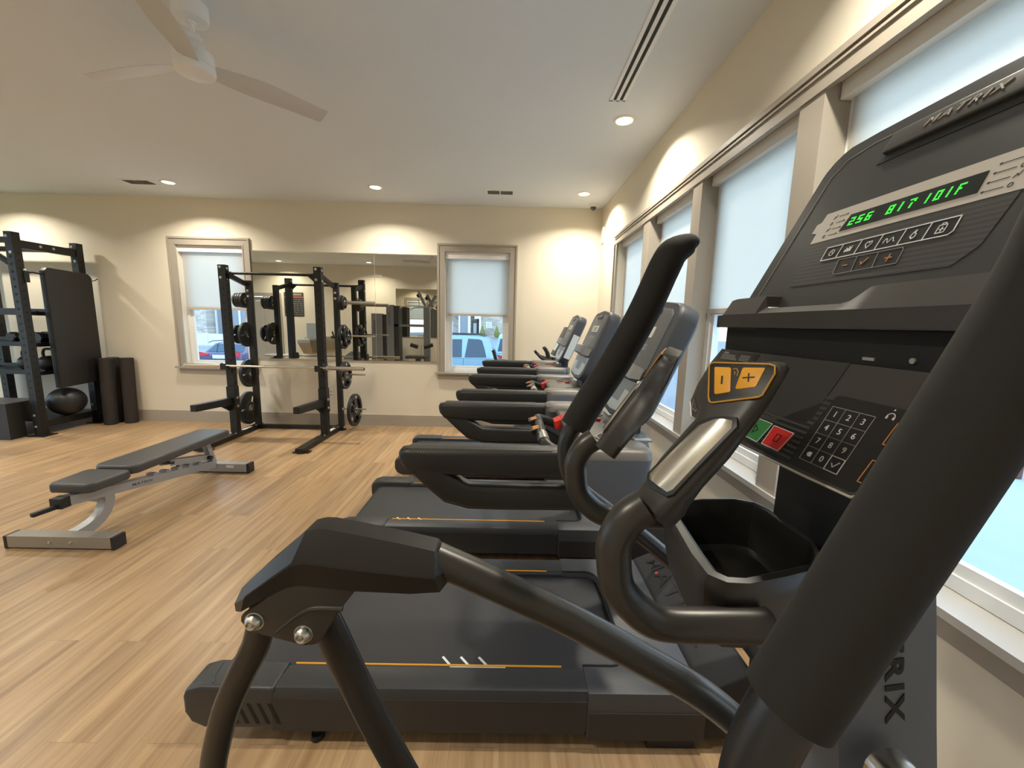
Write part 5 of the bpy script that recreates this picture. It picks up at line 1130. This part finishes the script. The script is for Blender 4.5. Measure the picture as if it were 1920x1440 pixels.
def car(loc, rot, label, paint, L, W, H, belt, gh, wins, rear=None, cat='car'):
    t = thing('parked_car', (0,0,0), label, cat, 'cars parked outside the back windows')
    b = MB(); h = L/2; w = W/2
    side = [(-h+.10,.24),(-h,.50),(-h+.02,belt-.10),(-h+.10,belt),(h-1.15,belt),(h-.25,belt-.16),(h,.62),(h-.04,.26)]
    rings = []
    for y, k in ((-w,.97),(-w+.05,1.0),(w-.05,1.0),(w,.97)):
        rings.append([(x*k, y, .24+(z-.24)*(1 if abs(y) < w else .97)) for x, z in side])
    b.loft(rings).build('body', paint, t, smooth=30)
    def gx(x, z, s): # greenhouse side with tumblehome
        f = (z-belt)/(H-belt); return (x, s*(w-.03-.17*f), z)
    gr = MB().loft([[gx(x,z,-1) for x, z in gh], [gx(x,z,1) for x, z in gh]]).build('greenhouse', paint, t, smooth=30)
    for s in (-1, 1):
        for P in wins:
            q = MB(); A = [q.bm.verts.new(Vector(gx(x,z,s))+Vector((0,s*.006,0))) for x, z in P]; f = q.bm.faces.new(A if s > 0 else A[::-1])
            r_ = bmesh.ops.extrude_face_region(q.bm, geom=[f])
            for v in [e for e in r_['geom'] if isinstance(e, bmesh.types.BMVert)]: v.co.y -= s*.012
            bmesh.ops.recalc_face_normals(q.bm, faces=q.bm.faces[:])
            q.build('side_window', M['carglass'], gr, smooth=0)
    for x in (-h+.85, h-.90):
        for s in (-1, 1):
            MB().lathe([(0,-.10),(.20,-.10),(.31,-.09),(.33,-.05),(.33,.05),(.31,.09),(0,.10)], (x, s*(w-.10), .33), (0,1,0), 28).build('wheel', M['rubber'], t)
    for s in (-1, 1): MB().tube([(-1.9,s*(w-.22),H-.03),(-1.7,s*(w-.22),H+.03),(.0,s*(w-.22),H+.03),(.2,s*(w-.22),H-.03)], .018, 8).build('roof_rail', M['cartrim'], t)
    for s in (-1, 1): MB().box(-1.165,-1.155,min(s*(w-.005),s*(w+.002)),max(s*(w-.005),s*(w+.002)),.35,belt-.01).build('door_seam', M['cartrim'], t, smooth=0)
    if rear:
        zt, zl = rear
        # back window, lamps and plate on the tail
        x0, z0 = gh[0]; x1, z1 = gh[1]
        q = MB(); pr = []
        for f_, s in ((.12,-1),(.12,1),(.92,1),(.92,-1)):
            x, z = x0+(x1-x0)*f_, z0+(z1-z0)*f_; p = Vector(gx(x,z,s)); p.y *= .88; pr.append(p+Vector((-.012,0,.006)))
        q.hexa([p+Vector((.02,0,-.01)) for p in pr]+pr).build('rear_window', M['carglass'], gr, smooth=0)
        for s in (-1, 1):
            MB().prism([(s*(w-.02),zt+.10),(s*(w-.42),zt+.02),(s*(w-.44),zt-.06),(s*(w-.03),zt-.10)], (-h-.004,0,0), (0,1,0), (0,0,1), (-1,0,0), -.05, .012).build('tail_lamp', M['tail'], t, smooth=0)
        MB().box(-h-.012,-h+.02,-.27,.27,zl-.07,zl+.08,.004).build('license_plate', M['carwhite'], t)
        MB().box(-h-.010,-h+.02,-w+.05,w-.05,.30,.42,.02).build('rear_bumper', M['cartrim'], t)
    t.location = loc; t.rotation_euler = (0,0,rot); return t
suvgh = [(-2.31,.98),(-2.06,1.62),(-1.86,1.73),(-1.2,1.765),(.15,1.74),(1.10,.98)]
car((-2.73,14.9,-.70), PI, 'pale blue suv parked side on just outside the right back window', M['carblue'], 4.75, 1.8, 1.77, .98, suvgh, [[(-1.20,1.0),(-1.97,1.01),(-1.90,1.30),(-1.80,1.60),(-1.70,1.64),(-1.31,1.655)], [(-1.10,1.0),(.05,1.0),(-.05,1.62),(-1.10,1.63)], [(.12,1.0),(.85,1.0),(.18,1.58),(.02,1.62)]])
car((.33,19.0,-.70), PI/2, 'second pale suv with a dark rear window, behind the suv parked side on', M['carblue'], 4.75, 1.85, 1.72, .98, suvgh, [[(-1.20,1.0),(-1.97,1.01),(-1.75,1.62),(-1.31,1.655)], [(-1.10,1.0),(.05,1.0),(-.05,1.62),(-1.10,1.63)]], (.85,.80))
sedgh = [(-1.95,1.0),(-1.45,1.38),(-1.0,1.46),(.1,1.46),(1.05,1.0)]
car((-12.17,19.2,-1.02), PI/2, 'dark violet sedan with red tail lamps outside the left back window', M['carviolet'], 4.6, 1.78, 1.46, 1.0, sedgh, [[(-1.35,1.02),(-.35,1.02),(-.35,1.40),(-1.05,1.40)], [(-.25,1.02),(.7,1.02),(.05,1.40),(-.25,1.41)]], (.98,.86))
car((-9.9,22.5,-.98), PI/2, 'white sedan farther back to the right of the violet sedan', M['carwhite'], 4.5, 1.75, 1.44, .98, [(x,min(z,1.44) if z > 1.2 else .98) for x, z in sedgh], [[(-1.35,1.0),(-.35,1.0),(-.35,1.38),(-1.05,1.38)]], (.95,.85))
# apartment building across the lot
bd = thing('apartment_building', (-3,65,-.6), 'stone and grey siding apartment building across the lot behind the suv', 'building')
MB().box(-16,-5.2,66,80,-.8,3.2).box(-4.6,16,65,80,-.8,3.2).build('stone_wall', M['stone'], bd, smooth=0)
MB().box(-16,16,65.6,80,3.2,11.4).box(-7.8,-6.5,64.6,66.2,-.8,11.2).build('siding_wall', M['siding'], bd, smooth=0)
tr_ = MB()
for x in (-7.9,-6.4): tr_.box(x-.12,x+.12,64.45,64.9,-.8,11.2)
for z in (3.2,6.1,9.0): tr_.box(-16,16,64.9,65.4,z-.18,z+.18)
tr_.box(-5.5,-4.45,64.6,65.2,2.2,3.0).box(-6.3,-6.1,64.2,64.5,-.8,2.9).box(-4.75,-4.45,64.4,65.2,-.8,2.9); tr_.build('white_trim', M['bwhite'], bd, smooth=0)
def bwin(x, z, w, h, y=64.95):
    f = MB().box(x-w/2-.1, x+w/2+.1, y-.04, y+.1, z-h/2-.1, z+h/2+.1).build('window', M['bwhite'], bd, smooth=0)
    MB().box(x-w/2, x+w/2, y-.06, y, z-h/2, z+h/2).build('pane', M['bglass'], f, smooth=0)
for x in (-3.2,-.4,2.6,5.6): bwin(x, 1.25, .75, .75)
for z in (4.9,7.7,10.3):
    for x in (-3.0,.4,3.6,7.0): bwin(x, z, 1.0, 1.3, 65.5)
    for x in (-13.5,-11.2): bwin(x, z, 1.0, 1.4, 65.5)
for x in (-13.6,-11.6,-9.6): bwin(x, .8, .9, 1.7, 65.9)
MB().box(-5.95,-5.05,65.6,66.0,-.8,1.9).build('entry_door', M['bdoor'], bd, smooth=0)
MB().box(-5.75,-5.25,65.55,65.62,-.2,1.5).build('door_glass', M['bglass'], bd, smooth=0)
MB().prism([(-17,11.2),(-2.5,15.5),(17,11.2)], (0,64,0), (1,0,0), (0,0,1), (0,1,0), 0, 17).build('roof', M['roof'], bd, smooth=0)
bl_ = thing('stone_building', (-50,66,-1), 'stone faced building corner seen far behind the violet sedan', 'building')
MB().box(-52,-47.6,64,78,-1.5,9).build('stone_wall', M['stone'], bl_, smooth=0)
MB().box(-47.6,-41.5,66,78,-1.5,9.5).build('siding_wall', M['siding'], bl_, smooth=0)
q = MB()
for x in (-47.4,-45.6,-43.6,-41.6): q.box(x-.12,x+.12,65.8,66,-1.5,9.5)
q.build('white_trim', M['bwhite'], bl_, smooth=0)
fn_ = thing('white_fence', (-30,40,-1.3), 'low white fence across the lot behind the violet sedan', 'fence')
for i in range(7):
    MB().box(-34.5+i*2.4,-32.25+i*2.4,39.95,40.0,-1.3,-.15).build('fence_panel', M['fence'], fn_, smooth=0)
    MB().box(-32.3+i*2.4,-32.15+i*2.4,39.9,40.05,-1.3,-.05).build('fence_post', M['fence'], fn_, smooth=0)
t = thing('lamp_post', (-5.35,38,-.7), 'thin dark lamp post across the lot, left of the building entrance', 'lamp post')
MB().cyl((-5.35,38,-.7), (0,0,1), .10, .5, 12).cyl((-5.35,38,-.2), (0,0,1), .06, 5.5, 12).build('pole', M['cartrim'], t)
MB().box(-5.9,-5.2,37.85,38.15,5.3,5.42,.03).build('lamp_head', M['cartrim'], t)
for x, lb in ((-4.15,'small conifer shrub left of the stone wall window across the lot'), (-1.85,'small conifer shrub right of the stone wall window across the lot')):
    t = thing('conifer_shrub', (x,63.5,-.7), lb, 'shrub', 'conifer shrubs across the lot')
    rg2 = random.Random(int(x*10)); rings = []
    for r_, z in ((.30,-.62),(.44,-.3),(.40,.1),(.26,.6),(.10,1.0),(.02,1.2)): rings.append([(x+r_*math.cos(a*PI/6)*rg2.uniform(.8,1.15), 63.5+r_*math.sin(a*PI/6), z) for a in range(12)])
    MB().loft(rings).build('foliage', M['shrub'], t, smooth=60); MB().cyl((x,63.5,-.7),(0,0,1),.06,.15,8).build('stem', M['bark'], t)
t = thing('bare_tree', (-22,36,-1.2), 'bare winter tree behind the white sedan', 'tree')
b = MB(); rg3 = random.Random(5)
def branch(p, d, l, r, n):
    q_ = p+d*l; b.tube([p, p+d*l*.5+Vector((rg3.uniform(-.1,.1)*l,0,rg3.uniform(-.05,.1)*l)), q_], [r, r*.8, r*.6], 6)
    if n:
        for _ in range(3): branch(q_, (d+Vector((rg3.uniform(-.8,.8), rg3.uniform(-.5,.5), rg3.uniform(-.1,.5)))).normalized(), l*.68, r*.55, n-1)
branch(Vector((-22,36,-1.3)), Vector((0,0,1)), 2.2, .16, 4); b.build('trunk', M['bark'], t)
# patio chair outside the near right window
t = thing('patio_chair', (2.9,2.25,-.06), 'brown patio chair legs on the pale slab outside the nearest right window', 'chair')
cx, cy = PATIO
t.location = (cx, cy, -.06)
for dx in (0,.44):
    for dy in (0,.44): MB().box(cx+dx-.025, cx+dx+.025, cy+dy-.025, cy+dy+.025, -.06, .42 if dx == 0 else .88, .004).build('leg', M['chairwood'], t)
MB().box(cx-.03,cx+.47,cy-.03,cy+.47,.40,.43,.006).build('seat', M['chairwood'], t); MB().box(cx+.42,cx+.455,cy-.02,cy+.46,.62,.88,.006).build('backrest', M['chairwood'], t)

# ------------------------------------------------------------------ sky, camera, view
w = bpy.data.worlds.new('sky'); S.world = w; w.use_nodes = True; nt = w.node_tree
bg = nt.nodes['Background']; tc = nt.nodes.new('ShaderNodeTexCoord'); sp_ = nt.nodes.new('ShaderNodeSeparateXYZ'); rp = nt.nodes.new('ShaderNodeValToRGB')
nt.links.new(tc.outputs['Generated'], sp_.inputs[0]); nt.links.new(sp_.outputs['Z'], rp.inputs['Fac'])
rp.color_ramp.elements[0].position = 0.0; rp.color_ramp.elements[0].color = (.78,.90,1.0,1); rp.color_ramp.elements[1].position = .8; rp.color_ramp.elements[1].color = (.48,.72,1.0,1)
nt.links.new(rp.outputs['Color'], bg.inputs['Color']); bg.inputs['Strength'].default_value = SKY
cd = bpy.data.cameras.new('camera'); cam = bpy.data.objects.new('camera', cd); COL.objects.link(cam); S.camera = cam
cd.sensor_fit = 'HORIZONTAL'; cd.sensor_width = 36; cd.lens = 748.5/1920*36; cd.clip_start = .01; cd.clip_end = 300
pi_, ro_, ya_ = map(math.radians, (8.53, 1.386, .657))
cp, sp2, cy_, sy_, cr, sr = math.cos(pi_), math.sin(pi_), math.cos(ya_), math.sin(ya_), math.cos(ro_), math.sin(ro_)
R0 = Matrix(((1,0,0),(0,-sp2,-cp),(0,cp,-sp2))); Ry = Matrix(((cy_,-sy_,0),(sy_,cy_,0),(0,0,1))); Rr = Matrix(((cr,-sr,0),(sr,cr,0),(0,0,1)))
R = Rr @ R0 @ Ry
rt, dn, fw = R[0], R[1], R[2]
cam.matrix_world = Matrix(((rt[0],-dn[0],-fw[0],0),(rt[1],-dn[1],-fw[1],0),(rt[2],-dn[2],-fw[2],1.5),(0,0,0,1)))
S.view_settings.view_transform = 'Standard'; S.view_settings.look = 'None'; S.view_settings.gamma = 1; S.view_settings.use_curve_mapping = False
S.view_settings.exposure = EXPO
S.cycles.use_denoising = True; S.cycles.max_bounces = 10; S.cycles.diffuse_bounces = 5; S.cycles.glossy_bounces = 5; S.cycles.transparent_max_bounces = 16; S.cycles.transmission_bounces = 6
S.cycles.sample_clamp_indirect = 8; S.cycles.blur_glossy = .5
